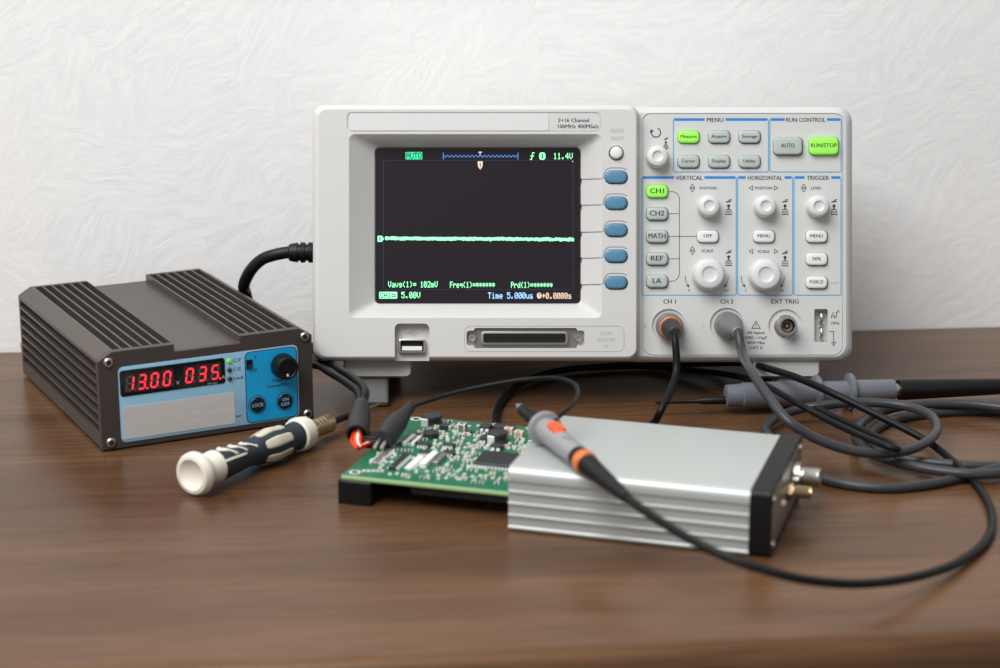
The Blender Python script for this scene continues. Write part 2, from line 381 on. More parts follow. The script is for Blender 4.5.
# control panel
p1 = (622.0, 107.0, 852.0, 362.0)
def qq(d, r, y, l=None): return FR(p1[0] + (d if l is None else l), p1[1] + d, p1[2] - d, p1[3] - d, r, y)
ctl = mk('control_panel', *loft_y([qq(0, 15, .031, 0), qq(0, 15, .016, 0), qq(0.7, 15, .0125, 0), qq(2.2, 14, .0100, 0), qq(4.4, 13, .0086, 0), qq(6, 12, YR, 0),
      FR(642, 113, 844, 356.5, 9, YR), FR(642.6, 113.6, 843.4, 355.9, 9, YR + .0007), FR(643.2, 114.2, 842.8, 355.3, 9, YR + .0007), FR(643.8, 114.8, 842.2, 354.7, 9, YR)], 6), M_plate, scope, 28)
BT = []                                        # (px, py, w, h, material, text, text height, text width, outwards)
for x, y, t, w in ((688.5, 136.8, 'Measure', 16), (719, 136.8, 'Acquire', 15), (749.5, 136.8, 'Storage', 15), (688.5, 161.5, 'Cursor', 13.5), (719, 161.5, 'Display', 14), (749.5, 161.5, 'Utility', 12.5)):
    BT.append((x, y, 21.5, 12.6, 'g' if t == 'Measure' else 'd', t, 3.1, w, 4))
BT += [(787.8, 146, 29, 17.4, 'd', 'AUTO', 4.2, 13.5, 7), (823.7, 146, 29.6, 17.4, 'g', 'RUN STOP', 4.0, 25, 7)]
for y, t, w, k in ((191.3, 'CH1', 14, 'g'), (213.7, 'CH2', 14.5, 'd'), (236.4, 'MATH', 17, 'd'), (258.8, 'REF', 12.5, 'd'), (281.3, 'LA', 8.5, 'd')):
    BT.append((657, y, 21.5, 12.6, k, t, 5.0, w, 5))
for x, y, t, w in ((707.8, 236.4, 'OFF', 8.5), (763.9, 236.4, 'MENU', 12.5), (816.6, 236.4, 'MENU', 12.5), (816.6, 259.2, '50%', 8.5), (816.6, 282.4, 'FORCE', 13.5)):
    BT.append((x, y, 21.5, 12.2, 'w', t, 3.3, w, 4.5))
wells = []
for bx, by, rad in ((668.8, 325.8, 17), (726.8, 324.6, 17), (785.3, 326, 17)):
    c0 = Fp(bx, by, YR); wells.append(lathe([(-.001, rad * S), (.0012, rad * S)], c0, (0, 1, 0), 40))
cut(ctl, [hole(b[0] + .2, b[1] + .3, b[2] + 1.2, b[3] + 1.2, 5, YR, .0035) for b in BT] + wells + [hole(821, 325.5, 13.4, 33, 1.6, YR, .006)])
lc = M_groove
def fm2(px, py, y): p = Fp(px, py, y); return p[0], p[2]
def line(pts, w, y, m, name, parent=None):
    yy = Fp(0, 0, y)[1] - .00008
    return mk(name, *ribbon([fm2(a, b, y) for a, b in pts], yy, w * S), m, parent or scope, 0)
def tx(s, px, py, h, w, m, parent=None, y=YR, up=.00008, align='CENTER'):
    p = Fp(px, py, y); return mk('lettering', *text_mesh(s, p[0], p[1] - up, p[2], h * S, w * S if w else None, align), m, parent or scope, 0)
def button(px, py, w, h, k, out, y, r=4.5):
    m = {'g': M_green, 'd': M_grey, 'w': M_white, 'b': M_blue}[k]
    L = [FR(px - w / 2, py - h / 2, px + w / 2, py + h / 2, r, y + .0033)]
    for d, o_ in ((0, .0006 - out * .0004), (.25, -out * .0004 + .0002), (.9, -out * .0004 - .00015), (2.2, -out * .0004 - .0003)):
        L.append(FR(px - w / 2 + d, py - h / 2 + d, px + w / 2 - d, py + h / 2 - d, max(.6, r - d), y + o_))
    return mk('button', *loft_y(L, 4), m, scope, 50)
for px, py, w, h, k, t, th, tw, out in BT:
    b = button(px, py, w, h, k, out, YR)
    yt = YR - out * .0004 - .0003
    if t == 'RUN STOP':
        tx('RUN/STOP', px, py - .8, th, 26, M_ink, b, yt)
    else: tx(t, px, py - .6, th, tw, M_ink, b, yt)
    if k == 'g': b['label'] = 'lit green button'
    if k == 'w': b['label'] = 'white button'
for y in SOFT:
    button(616, y, 22, 12.6, 'b', 2.4, 0, 6)['label'] = 'blue rubber softkey'
    pts = [(602, y + 1.6), (603.4, y + 1.0), (603.8, y - 3.0), (606.3, y - 7.4), (610, y - 9.1), (622, y - 9.1), (627, y - 7.2)]
    line(pts, .8, 0, lc, 'guide_line')
    # the line runs on down the sloping right side of the recess
    a = Fp(601.4, y + 1.7, .0002); b_ = Fp(581.5, y + 2.2, .0100)
    mk('guide_line', [(a[0], a[1] - .0002, a[2] + .0002), (a[0], a[1] - .0002, a[2] - .0002), (b_[0], b_[1] - .0002, b_[2] - .0002), (b_[0], b_[1] - .0002, b_[2] + .0002)], [[0, 1, 2, 3]], lc, scope, 0)
    n_ = Fp(580.6, y + 3.4, .0102)
    mk('tick_mark', *box(n_[0] - .0006, n_[0] + .0004, n_[1] - .0006, n_[1], n_[2] - .0012, n_[2] + .0012), M_dark, scope, 0)
c0 = Fp(616.2, 152.8, 0)
mk('button', *lathe([(.0035, 6.2 * S), (-.0014, 6.2 * S), (-.0020, 5.6 * S), (-.0023, 4.2 * S), (-.0024, 0)], c0, (0, 1, 0), 28), M_white, scope, 50, 'round white menu button')
tx('MENU', 617, 130.6, 4.0, 13.5, M_inkl, y=0); tx('ON/OFF', 617.3, 138.4, 4.0, 14, M_inkl, y=0)
# name strip with blank sticker and rating text
mk('name_strip', *loft_y([FR(348, 113, 600.5, 130.8, 4.5, .0008), FR(348, 113, 600.5, 130.8, 4.5, .00025)]), M_plate, scope)
st = mk('blank_sticker', *loft_y([FR(350, 113.6, 548.5, 130.6, .6, .0002), FR(350, 113.6, 548.5, 130.6, .6, -.0001)]), M_sticker, scope, 0)
tx('2+16 Channel', 558, 120.2, 3.9, 31, M_ink, y=.00025, align='LEFT'); tx('100MHz 400MSa/s', 558, 126.3, 3.9, 40.5, M_ink, y=.00025, align='LEFT')
# screen and what it shows
YS = .0112
scr = mk('screen', *loft_y([FR(SCR[0], SCR[1], SCR[2], SCR[3], 4.5, .0128), FR(SCR[0], SCR[1], SCR[2], SCR[3], 4.5, YS)], 5), M_screen, scope)
def sl(pts, w, m, name='screen_line', up=0.0): 
    return mk(name, *ribbon([fm2(a, b, YS) for a, b in pts], Fp(0, 0, YS)[1] - .0001 - up, w * S), m, scr, 0)
GLY = {'0': '0E11131519110E', '1': '040C040404040E', '2': '0E11010204081F', '4': '02060A121F0202', '5': '1F101E0101110E', '.': '00000000000C0C', 'V': '11111111110A04', 'a': '00000E010F110F', 'v': '00001111110A04', 'g': '00000F110F010E', '(': '02040808080402', ')': '08040202020408', '=': '00001F001F0000', 'm': '00001A15151515', 'F': '1F10101E101010', 'r': '00001619101010', 'e': '00000E111F100E', 'q': '00000D130F0101', '*': '0004150E150400', 'P': '1E11111E101010', 'd': '01010D1311130D', 'T': '1F040404040404', 'i': '04000C0404040E', 'u': '0000111111130D', 's': '00000E100E011E', '+': '0004041F040400', 'C': '0E11101010110E', 'H': '1111111F111111', 'A': '0E11111F111111', 'U': '1111111111110E', 'O': '0E11111111110E', ' ': '00000000000000'}
def pixtext(s, x0, x1, yc, h, m, up=.0002):
    cw = (x1 - x0) / (6 * len(s) - 1); rh = h / 7; V, F = [], []; yy = Fp(0, 0, YS)[1] - up
    for k, ch in enumerate(s):
        for r in range(7):
            bits = int(GLY[ch][2 * r:2 * r + 2], 16)
            for c in range(5):
                if bits >> (4 - c) & 1:
                    ax, az = fm2(x0 + (6 * k + c) * cw, yc - h / 2 + r * rh, YS); bx, bz = fm2(x0 + (6 * k + c + 1.12) * cw, yc - h / 2 + (r + 1.12) * rh, YS)
                    n = len(V); V += [(ax, yy, az), (ax, yy, bz), (bx, yy, bz), (bx, yy, az)]; F.append([n, n + 1, n + 2, n + 3])
    return mk('screen_text', V, F, m, scr, 0)
def srect(x0, y0, x1, y1, m, name='screen_mark', r=.8):
    return mk(name, *loft_y([FR(x0, y0, x1, y1, r, YS - .00002), FR(x0, y0, x1, y1, r, YS - .00012)], 2), m, scr, 0)
for x in (383.5, 573): sl([(x, 160), (x, 290)], .5, M_sdim, 'screen_grid')
for y in (160.5, 289.5): sl([(384, y), (572.5, y)], .4, M_sdim, 'screen_grid')
V, F = [], []
for k in range(1, 10):
    for j in range(33):
        a = Fp(383.5 + 18.95 * k, 160.5 + 129 * j / 32, YS); V_, F_ = box(a[0] - .00012, a[0] + .00012, a[1] - .00012, a[1] - .0001, a[2] - .00012, a[2] + .00012); V, F = join((V, F), (V_, F_))
mk('screen_grid', V, F, M_sdim, scr, 0)
srect(405.5, 152, 422.3, 159.4, M_sgc); pixtext('AUTO', 406.3, 421.4, 155.7, 6, M_screen)
zz = [(443.5 + 2.05 * k, 156.2 + (1.0 if k % 2 else -1.0)) for k in range(37)]
sl(zz, .8, M_sb); sl([(443.3, 152.6), (443.3, 159.6)], .9, M_sb); sl([(518, 152.6), (518, 159.6)], .9, M_sb)
sl([(478.2, 152.2), (482, 152.2)], 1.0, M_st); sl([(480.1, 152), (480.1, 156)], 1.0, M_st)
mk('screen_mark', [(x_, Fp(0, 0, YS)[1] - .0001, z_) for x_, z_ in (fm2(a, b, YS) for a, b in ((477.6, 161.4), (482.8, 161.4), (482.4, 166.5), (480.2, 169.6), (478, 166.5)))], [[0, 1, 2, 3, 4]], M_st, scr, 0)
sl([(480.2, 162.8), (480.2, 167)], .9, M_screen, up=.0001)
sl([(529.8, 159.4), (531.6, 159.4), (532.6, 152.8), (534.6, 152.8)], 1.0, M_sg); sl([(530.4, 156), (534, 156)], 1.0, M_sg)
srect(539.2, 152.4, 545.4, 159.8, M_sg, r=2); sl([(542.3, 154), (542.3, 158.4)], 1.2, M_screen, up=.0001)
pixtext('11.4V', 553.5, 572.6, 156, 6.2, M_sg)
a_ = Fp(572.6, 161.6, YS); mk('screen_mark', *box(a_[0] - .0003, a_[0] + .0003, a_[1] - .0002, a_[1], a_[2] - .0003, a_[2] + .0003), M_sw, scr, 0)
tr = [(385 + .9 * k, 238.4 + .0055 * .9 * k + random.uniform(-.45, .45)) for k in range(211)]
V, F = [], []
yy = Fp(0, 0, YS)[1] - .00012
for k, (a, b) in enumerate(tr):
    hh = random.uniform(1.5, 2.5)
    for s in (-1, 1):
        x_, z_ = fm2(a, b + s * hh * .82, YS); V.append((x_, yy, z_))
    if k: F.append([2 * k - 2, 2 * k - 1, 2 * k + 1, 2 * k])
mk('screen_trace', V, F, M_sg, scr, 0)
mk('screen_mark', [(x_, yy, z_) for x_, z_ in (fm2(a, b, YS) for a, b in ((377.6, 235.8), (381.8, 235.8), (384, 238.8), (381.8, 241.8), (377.6, 241.8)))], [[0, 1, 2, 3, 4]], M_sg, scr, 0)
sl([(379.8, 237), (379.8, 240.6)], 1.0, M_screen, up=.0002)
pixtext('Vavg(1)= 102mV', 388.2, 437.5, 284.3, 6, M_sg); pixtext('Freq(1)=******', 450, 494.8, 284.7, 6, M_sg); pixtext('Prd(1)=******', 511, 552.5, 284.9, 6, M_sg)
srect(379.2, 291.8, 397.2, 298.6, M_sg); pixtext('CH1', 380.4, 390.6, 295.2, 5.4, M_screen)
sl([(391.4, 294.4), (396.2, 294.4)], .8, M_screen, up=.0001); sl([(391.4, 296.4), (396.2, 296.4)], .8, M_screen, up=.0001)
pixtext('5.00V', 401.4, 420.2, 295, 6.2, M_sg); pixtext('Time 5.000us', 488, 533, 295.5, 6.2, M_sw)
srect(537, 292.6, 541.4, 298.6, M_st, r=2); sl([(538, 294), (540.4, 294)], .7, M_screen, up=.0001); sl([(539.2, 294), (539.2, 297.6)], .7, M_screen, up=.0001)
pixtext('+0.0000s', 542, 571.4, 295.7, 6, M_st)
# usb socket in its recess
u0 = Fp(412, 346, .0058)
usb = mk('usb_port', *loft_y([FR(398.5, 339, 425.5, 353.2, 2, .0062), FR(398.5, 339, 425.5, 353.2, 2, .0028), FR(399.3, 339.8, 424.7, 352.4, 1.5, .0025), FR(400.4, 340.8, 423.6, 351.4, 1, .0025), FR(400.4, 340.8, 423.6, 351.4, 1, .0052)], 3), M_steel, scope, 30, 'silver usb socket')
mk('tongue', *loft_y([FR(402, 346.2, 422, 350.4, .5, .0055), FR(402, 346.2, 422, 350.4, .5, .0029)], 2), M_wpl, usb, 30)
mk('cavity', *loft_y([FR(400.4, 340.8, 423.6, 351.4, 1, .0054), FR(400.4, 340.8, 423.6, 351.4, 1, .0050)], 2), M_black, usb, 30)
yu = .0059
line([(405, 333.4), (418, 333.4)], .8, yu, M_inkl, 'usb_symbol'); line([(408.5, 333.4), (411, 331.2), (414.5, 331.2)], .8, yu, M_inkl, 'usb_symbol'); line([(410.5, 333.4), (413, 335.8), (415.6, 335.8)], .8, yu, M_inkl, 'usb_symbol')
# logic analyser socket
def outline(rect, r, y, w, m, name):
    a = FR(*rect, r, y); P = rr(a[0], a[1], a[2], a[3], a[4], 6); P.append(P[0])
    return mk(name, *ribbon(P, a[5] - .00008, w * S), m, scope, 0)
outline((464.5, 326, 624, 351.5), 6, 0, .8, M_inkl, 'engraved_outline')
dcon = mk('logic_socket', *loft_y([FR(475, 328.8, 576.5, 347.4, 1, .0042), FR(475, 328.8, 576.5, 347.4, 1, .0030)], 3), M_endplate, scope, 30, 'metal socket plate')
mk('socket_shroud', *loft_y([FR(481, 331.4, 568, 345, 3, .0034), FR(481, 331.4, 568, 345, 3, .0008), FR(482, 332.4, 567, 344, 2.5, .0006), FR(483.4, 333.6, 565.6, 342.8, 2, .0006), FR(484, 334, 565, 342.4, 2, .0028)], 3), M_dsteel, dcon, 30)
mk('socket_core', *loft_y([FR(484, 334, 565, 342.4, 1.5, .003), FR(484, 334, 565, 342.4, 1.5, .0012)], 3), M_black, dcon, 30)
V, F = [], []
for k in range(34):
    for yy_ in (335.6, 340.8):
        a = Fp(486.2 + 2.32 * k, yy_, .0012); V, F = join((V, F), box(a[0] - .0002, a[0] + .0002, a[1] - .0003, a[1], a[2] - .0008, a[2] + .0008))
mk('contacts', V, F, M_chip, dcon, 0)
for x in (472.2, 578.6):
    c0 = Fp(x, 338, .003)
    s_ = mk('screw', *lathe([(.002, 4.6 * S), (-.0012, 4.6 * S), (-.0018, 4 * S), (-.0018, 2.4 * S), (-.0006, 2.2 * S), (-.0006, 0)], c0, (0, 1, 0), 8), M_steel, scope, 30)
for t, y, w in (('LOGIC', 333.2, 12), ('ANALYZER', 339.6, 18.5), ('IN', 346, 4)): tx(t, 606, y, 3.6, w, M_inkl, y=0)
# printed frames, headings, symbols of the control panel
def pframe(x0, y0, x1, y1, g0, g1, title, tw):
    c = 2.2
    def arc(cx, cy, a0, a1): return [(cx + c * math.cos(R(a0 + (a1 - a0) * i / 4)), cy + c * math.sin(R(a0 + (a1 - a0) * i / 4))) for i in range(5)]
    pts = [(x1 - c, y0)] + arc(x1 - c, y0 + c, -90, 0) + arc(x1 - c, y1 - c, 0, 90) + arc(x0 + c, y1 - c, 90, 180) + arc(x0 + c, y0 + c, 180, 270) + [(x0 + c, y0)]
    f_ = line(pts, .95, YR, M_bline2, 'printed_frame')
    line([(x0 + 1.2, y0 + .9), (g0, y0 + .9)], 2.6, YR, M_bline, 'frame_bar', f_); line([(g1, y0 + .9), (x1 - 1.2, y0 + .9)], 2.6, YR, M_bline, 'frame_bar', f_)
    tx(title, (g0 + g1) / 2, y0 + 1.2, 4.2, tw, M_ink)
pframe(673.4, 118.6, 768.4, 172, 704.6, 725.6, 'MENU', 16.5); pframe(769.8, 118.6, 841.2, 172, 784.6, 827, 'RUN CONTROL', 39.5)
pframe(641.8, 176.6, 736.2, 295.2, 674, 704.4, 'VERTICAL', 27.5); pframe(737.6, 176.6, 792.6, 295.2, 745.6, 784.6, 'HORIZONTAL', 35); pframe(794, 176.6, 841, 295.2, 804.6, 831.2, 'TRIGGER', 22.5)
def poly(pts, w=.6): pts = pts + [pts[0]]; line(pts, w, YR, M_ink, 'printed_symbol')
def updown(x, y):
    poly([(x, y - 4), (x + 2.3, y - .6), (x - 2.3, y - .6)]); poly([(x, y + 4), (x + 2.3, y + .6), (x - 2.3, y + .6)])
def leftright(x0, x1, y):
    poly([(x0 - 2, y), (x0 + 1.6, y - 2.2), (x0 + 1.6, y + 2.2)]); poly([(x1 + 2, y), (x1 - 1.6, y - 2.2), (x1 - 1.6, y + 2.2)])
def push_icon(x, y, k=1.0):
    def ln(pts, w): line([(x + a * k, y + b * k) for a, b in pts], w, YR, M_ink, 'printed_symbol')
    ln([(-2.6, -5.4), (2.6, -6.4)], 1.3 * k); ln([(-.4, -7.2), (3.0, -8.2)], .8 * k)
    c_ = Fp(x, y - 1.6 * k, YR); mk('printed_symbol', *lathe([(-.0001, 1.6 * k * S), (0, 1.6 * k * S)], c_, (0, 1, 0), 12), M_ink, scope, 0)
    ln([(0, 0), (0, 2.4)], 1.2 * k); ln([(-1.6, 1.8), (1.6, 1.8)], .7); ln([(-1.8, 1.6), (-3, 5.8)], .7); ln([(1.8, 1.6), (3, 5.8)], .7)
    for a in (-1, 0, 1): ln([(a, 3.4), (a * 1.2, 5.4)], .6)
    ln([(-3.2, 6.8), (3.4, 6.8)], 1.0)
updown(692.4, 188); updown(692.4, 250.6); updown(803.8, 188)
tx('POSITION', 708, 188, 2.8, 17, M_ink); tx('SCALE', 707.5, 250.8, 3.0, 11.5, M_ink); tx('LEVEL', 816.2, 188, 2.8, 10.5, M_ink)
leftright(751, 776, 188); tx('POSITION', 763.6, 188, 2.8, 17, M_ink); leftright(751, 776, 251.4); tx('SCALE', 763.6, 251.4, 3.0, 11.5, M_ink)
for x, y in ((728.6, 207.5), (785, 207.5), (834, 207.5), (728.6, 258.5), (785, 259)): push_icon(x, y)
push_icon(665.8, 143.6, .75)
def curved(x, y, s):
    line([(x, y), (x + s * .3, y + 4), (x + s * 1.4, y + 7.4), (x + s * 3, y + 10)], .6, YR, M_ink, 'printed_symbol'); line([(x + s * 1.4, y + 9.2), (x + s * 3.4, y + 11), (x + s * 3.2, y + 8.2)], .9, YR, M_ink, 'printed_symbol')
for kx in (707.8, 763.9):
    curved(kx - 22.6, 276, 1); curved(kx + 20.4, 276, -1)
tx('V', 689, 290.3, 2.4, None, M_ink); tx('mV', 726.6, 290.3, 2.4, None, M_ink); tx('S', 745.8, 290.3, 2.4, None, M_ink); tx('nS', 782, 290.3, 2.4, None, M_ink)
line([(668.8, 191.6), (674, 191.8), (677.6, 194), (679.4, 198), (679.4, 274), (677.6, 278.6), (674, 281), (668.8, 281.4)], .6, YR, M_ink, 'printed_line')
for y in (213.7, 258.8): line([(668.6, y), (679.4, y)], .6, YR, M_ink, 'printed_line')
line([(668.6, 236.4), (696.6, 236.4)], .6, YR, M_ink, 'printed_line')
line([(651.4 + 4.6 + 4.6 * math.cos(R(a)), 132.6 + 4.6 * math.sin(R(a))) for a in range(-70, 205, 15)], 1.1, YR, M_ink, 'printed_symbol')
line([(650.2, 132.6), (651.4, 130.0), (653.4, 131.8)], 1.1, YR, M_ink, 'printed_symbol')
tx('Local', 833.4, 282.4, 2.2, 9, M_inkl)
tx('CH 1', 669.6, 301.4, 4.4, 12.4, M_ink); tx('CH 2', 726.8, 301.4, 4.4, 13, M_ink); tx('EXT TRIG', 785, 301.4, 4.4, 27.5, M_ink)
tx('X', 645, 325.8, 4.2, None, M_inkl); tx('Y', 702.6, 325.8, 4.2, None, M_inkl)
poly([(756, 321), (760.2, 328.4), (751.8, 328.4)], .7); line([(756, 323.4), (756, 326)], .7, YR, M_ink, 'printed_symbol'); line([(756, 326.7), (756, 327.5)], .7, YR, M_ink, 'printed_symbol')
for t, y, w in (('All Inputs', 332.4, 17.5), ('1M\u03a9 ~15pF', 337.6, 22), ('400V Max', 342.6, 18), ('CAT II', 347.6, 12.5)): tx(t, 756, y, 2.9, w, M_ink)
tx('1KHz', 835.4, 323, 2.6, 8, M_ink)
line([(831.6, 318.4), (831.6, 315.4), (834.2, 315.4), (834.2, 317.8), (836.4, 317), (836.4, 312), (838.6, 312), (838.6, 309.6)], .7, YR, M_ink, 'printed_symbol'); line([(832, 313.6), (833.6, 312.6)], .8, YR, M_ink, 'printed_symbol')
line([(829.2, 331.4), (833.6, 331.4), (833.6, 342.4)], .7, YR, M_ink, 'printed_symbol')
for w_, y in ((2.6, 342.6), (1.6, 344), (.7, 345.3)): line([(833.6 - w_, y), (833.6 + w_, y)], .7, YR, M_ink, 'printed_symbol')
# knobs
def knob(px, py, rp, out):
    c0 = Fp(px, py, YR); r = rp * S
    k = mk('knob', *lathe([(.0, r * .98), (-.0012, r), (-out * .35, r * .99), (-out * .45, r * .955), (-out * .88, r * .90), (-out * .96, r * .85), (-out, r * .77), (-out - .0002, r * .48), (-out + .0003, r * .42), (-out + .0006, r * .3), (-out + .0008, 0)], c0, (0, 1, 0), 40), M_knob, scope, 35)
    return k
for x, y in ((656.6, 157.4), (707.8, 206.6), (763.9, 206.8), (816.6, 207)): knob(x, y, 11.5, .0088)
for x, y in ((707.8, 274.6), (763.9, 275)): knob(x, y, 16.6, .0098)
# bnc sockets
def bnc(px, py):
    c0 = Fp(px, py, YR + .0012); r = S
    b = mk('bnc_socket', *lathe([(.001, 11.4 * r), (-.0008, 11.4 * r), (-.0012, 10.6 * r), (-.0012, 8.8 * r), (-.0100, 8.8 * r), (-.0106, 8.2 * r), (-.0106, 7.2 * r), (-.002, 6.8 * r), (-.002, 0)], c0, (0, 1, 0), 36), M_steel, scope, 35, 'nickel bnc socket')
    mk('insulator', *lathe([(-.001, 6.4 * r), (-.0050, 6.4 * r), (-.0056, 5.6 * r), (-.0056, 3.6 * r), (-.003, 3.4 * r), (-.003, 0)], c0, (0, 1, 0), 28), mat('taupe_insulator', (120, 104, 96), .4) if 'taupe_insulator' not in MATS else MATS['taupe_insulator'], b, 35)
    mk('centre_pin', *lathe([(-.002, 1.7 * r), (-.0062, 1.7 * r), (-.0066, 1.2 * r), (-.0066, 0)], c0, (0, 1, 0), 14), M_gold, b, 35)
    for s_ in (-1, 1):
        mk('lug', *lathe([(7.5 * r, 1.3 * r), (10.4 * r, 1.3 * r), (10.6 * r, .8 * r)], Vector(c0) + Vector((0, -.0085, 0)), (0, 0, s_), 12), M_steel, b, 35)
for x, y in ((668.8, 325.8), (726.8, 324.6), (785.3, 326)): bnc(x, y)
# probe compensation terminals
for y0, y1 in ((313, 323), (328, 338)):
    c0 = Fp(821, 0, YR)[0]; a = Fp(821, y0, YR + .003); b_ = Fp(821, y1, YR + .003)
    t_ = mk('test_terminal', *tube([(a[0], a[1] + .002, a[2]), (a[0], a[1] - .0015, a[2] - .0004), (a[0], a[1] - .0024, (a[2] + b_[2]) / 2), (a[0], a[1] - .0015, b_[2] + .0004), (a[0], a[1] + .002, b_[2])], .0008, 8, 4), M_steel, scope)
# feet and folding stand legs
for fx0, fx1, lx0, lx1 in ((343.5, 412, 355, 389), (752, 820, 775, 808)):
    ft = mk('foot', *loft_y([FR(fx0 + 3, 350, fx1 - 3, 375, 4, .034), FR(fx0, 350, fx1, 377.5, 6, .028), FR(fx0, 350, fx1, 377.5, 6, .0145), FR(fx0 + 1.5, 350, fx1 - 1.5, 376, 5, .0125)], 4), M_house, scope, 30)
    # the leg tapers towards the table and stands on its rounded end
    top = Fp((lx0 + lx1) / 2, 372, .022); gy = 1.0625
    foot_w = G((lx0 + lx1) / 2, 407.5, 0.0); loc = RM.transposed() @ (foot_w - base)
    hw = (lx1 - lx0) / 2 * S
    V, F = loft([rr_ for rr_ in [[(top[0] + x_, top[1] + y_, top[2] + .006) for x_, y_ in rr(-hw, -.004, hw, .004, .002, 3)],
                                 [(top[0] + x_, top[1] + y_, top[2]) for x_, y_ in rr(-hw, -.004, hw, .004, .002, 3)],
                                 [(loc.x + x_, loc.y + y_ + .002, loc.z + .003) for x_, y_ in rr(-hw, -.003, hw, .003, .002, 3)],
                                 [(loc.x + x_, loc.y + y_ + .002, loc.z + .0012) for x_, y_ in rr(-hw * .95, -.002, hw * .95, .002, .0015, 3)]]])
    mk('stand_leg', V, F, M_leg, scope, 40)
for sx in (-1, 1):
    # rear rubber feet that the tilted case rests on
    p_ = base + Vector((sx * .115, .077, 0)); l_ = RM.transposed() @ (p_ - base)
    mk('rear_foot', *lathe([(.0008, .006), (.004, .0075), (.030, .008), (.032, 0)], l_, RM.transposed() @ Vector((0, 0, 1)), 16), M_black, scope, 40)

# ------------------------------------------------------------------ bench power supply
PSO = G(102.5, 452.5); PYAW = R(27.5); PW, PD, PH = .121, .164, .0545
ps = thing('bench_power_supply', 'dark grey finned power supply with red digits on a blue front', 'power supply', (PSO.x, PSO.y, 0), (0, 0, PYAW))
mm = .001
def body_profile():
    P = []                                     # clockwise from bottom left, in mm
    P += [(0.4, 1.5), (0, 2.0), (0, 8.5)]
    z = 9.6
    for k in range(7):
        P += [(0, z), (8.5, z), (8.5, z + 4.2), (0, z + 4.2)]; z += 5.7
    P += [(0, 49.6), (0.2, 50.2), (7.0, 54.2), (7.6, 54.5)]
    x = 9.4
    for k in range(6):
        P += [(x, 54.5), (x, 48.2), (x + 4.3, 48.2), (x + 4.3, 54.5)]; x += 5.55
    P += [(42, 54.5), (42, 50.4), (79, 50.4), (79, 54.5)]
    x = 80.2
    for k in range(6):
        P += [(x, 54.5), (x, 48.2), (x + 4.3, 48.2), (x + 4.3, 54.5)]; x += 5.6
    P += [(113.4, 54.5), (114, 54.2), (120.8, 50.2), (121, 49.6)]
    z = 47.9
    for k in range(7):
        P += [(121, z), (112.5, z), (112.5, z - 4.2), (121, z - 4.2)]; z -= 5.7
    P += [(121, 2.0), (120.6, 1.5)]
    return P
bp_ = body_profile()
mk('heatsink_body', *loft([[(x * mm, y, z * mm) for x, z in bp_] for y in (.0042, PD)]), M_ps, ps, 0)
fp_ = [(.6, .9), (0, 1.5), (0, 49.6), (.2, 50.1), (7.0, 54.2), (7.6, 54.5), (41.6, 54.5), (42, 54.3), (42, 50.8), (42.3, 50.4), (78.7, 50.4), (79, 50.8), (79, 54.3), (79.4, 54.5), (113.4, 54.5), (114, 54.2), (120.8, 50.1), (121, 49.6), (121, 1.5), (120.4, .9)]
def inset_poly(P, d):
    out = []; n = len(P)
    for i in range(n):
        a, b, c = Vector(P[i - 1]), Vector(P[i]), Vector(P[(i + 1) % n])
        n1 = Vector(((b - a).y, -(b - a).x)).normalized(); n2 = Vector(((c - b).y, -(c - b).x)).normalized(); t = n1 + n2
        out.append(tuple(b + t * (d / max(.4, t.dot(t) / 2)) / 1.0 * .5 * 1.0)) if t.length > 1e-6 else out.append(tuple(b))
    return out
fin_ = inset_poly(fp_, .45)
mk('front_plate', *loft([[(x * mm, .0042, z * mm) for x, z in fp_], [(x * mm, .0004, z * mm) for x, z in fp_], [(x * mm, 0, z * mm) for x, z in fin_]]), M_psf, ps, 0)
mk('back_plate', *loft([[(x * mm, PD, z * mm) for x, z in fp_], [(x * mm, PD + .003, z * mm) for x, z in fp_]]), M_psf, ps, 0)
for x in (10, 111):
    for y in (15, 145): mk('rubber_foot', *lathe([(0, .004), (.0004, .005), (.0018, .005)], (x * mm, y * mm, 0), (0, 0, 1), 16), M_black, ps)
def R_(x0, z0, x1, z1, r, y): return (x0 * mm, z0 * mm, x1 * mm, z1 * mm, r * mm, y * mm)
pan = mk('front_panel', *loft_y([R_(10.6, 3.8, 112.3, 45.6, 3, .2), R_(10.6, 3.8, 112.3, 45.6, 3, -.25), R_(10.9, 4.1, 112.0, 45.3, 2.8, -.35)], 6), M_panel, ps, 30, 'light blue front panel')
sub = mk('control_field', *loft_y([R_(81.2, 4.4, 111.6, 45.0, 3.2, -.2), R_(81.2, 4.4, 111.6, 45.0, 3.2, -.5)], 6), M_ink, pan, 30)
mk('control_field', *loft_y([R_(81.7, 4.9, 111.1, 44.5, 2.8, -.3), R_(81.7, 4.9, 111.1, 44.5, 2.8, -.6)], 6), M_panel2, pan, 30, 'bright blue control field')
win = mk('display', *loft_y([R_(11.2, 29.2, 69.8, 43.6, 1.6, 0), R_(11.2, 29.2, 69.8, 43.6, 1.6, -.5), R_(11.5, 29.5, 69.5, 43.3, 1.4, -.7)], 5), M_dwin, ps, 30, 'black display window')
for x0, x1 in ((13.4, 41.0), (46.4, 67.6)): mk('digit_bed', *loft_y([R_(x0, 31.2, x1, 41.4, .3, -.6), R_(x0, 31.2, x1, 41.4, .3, -.75)], 2), M_segbed, win, 0)
SEG = {'0': 'abcdef', '1': 'bc', '3': 'abgcd', '5': 'afgcd', '8': 'abcdefg'}
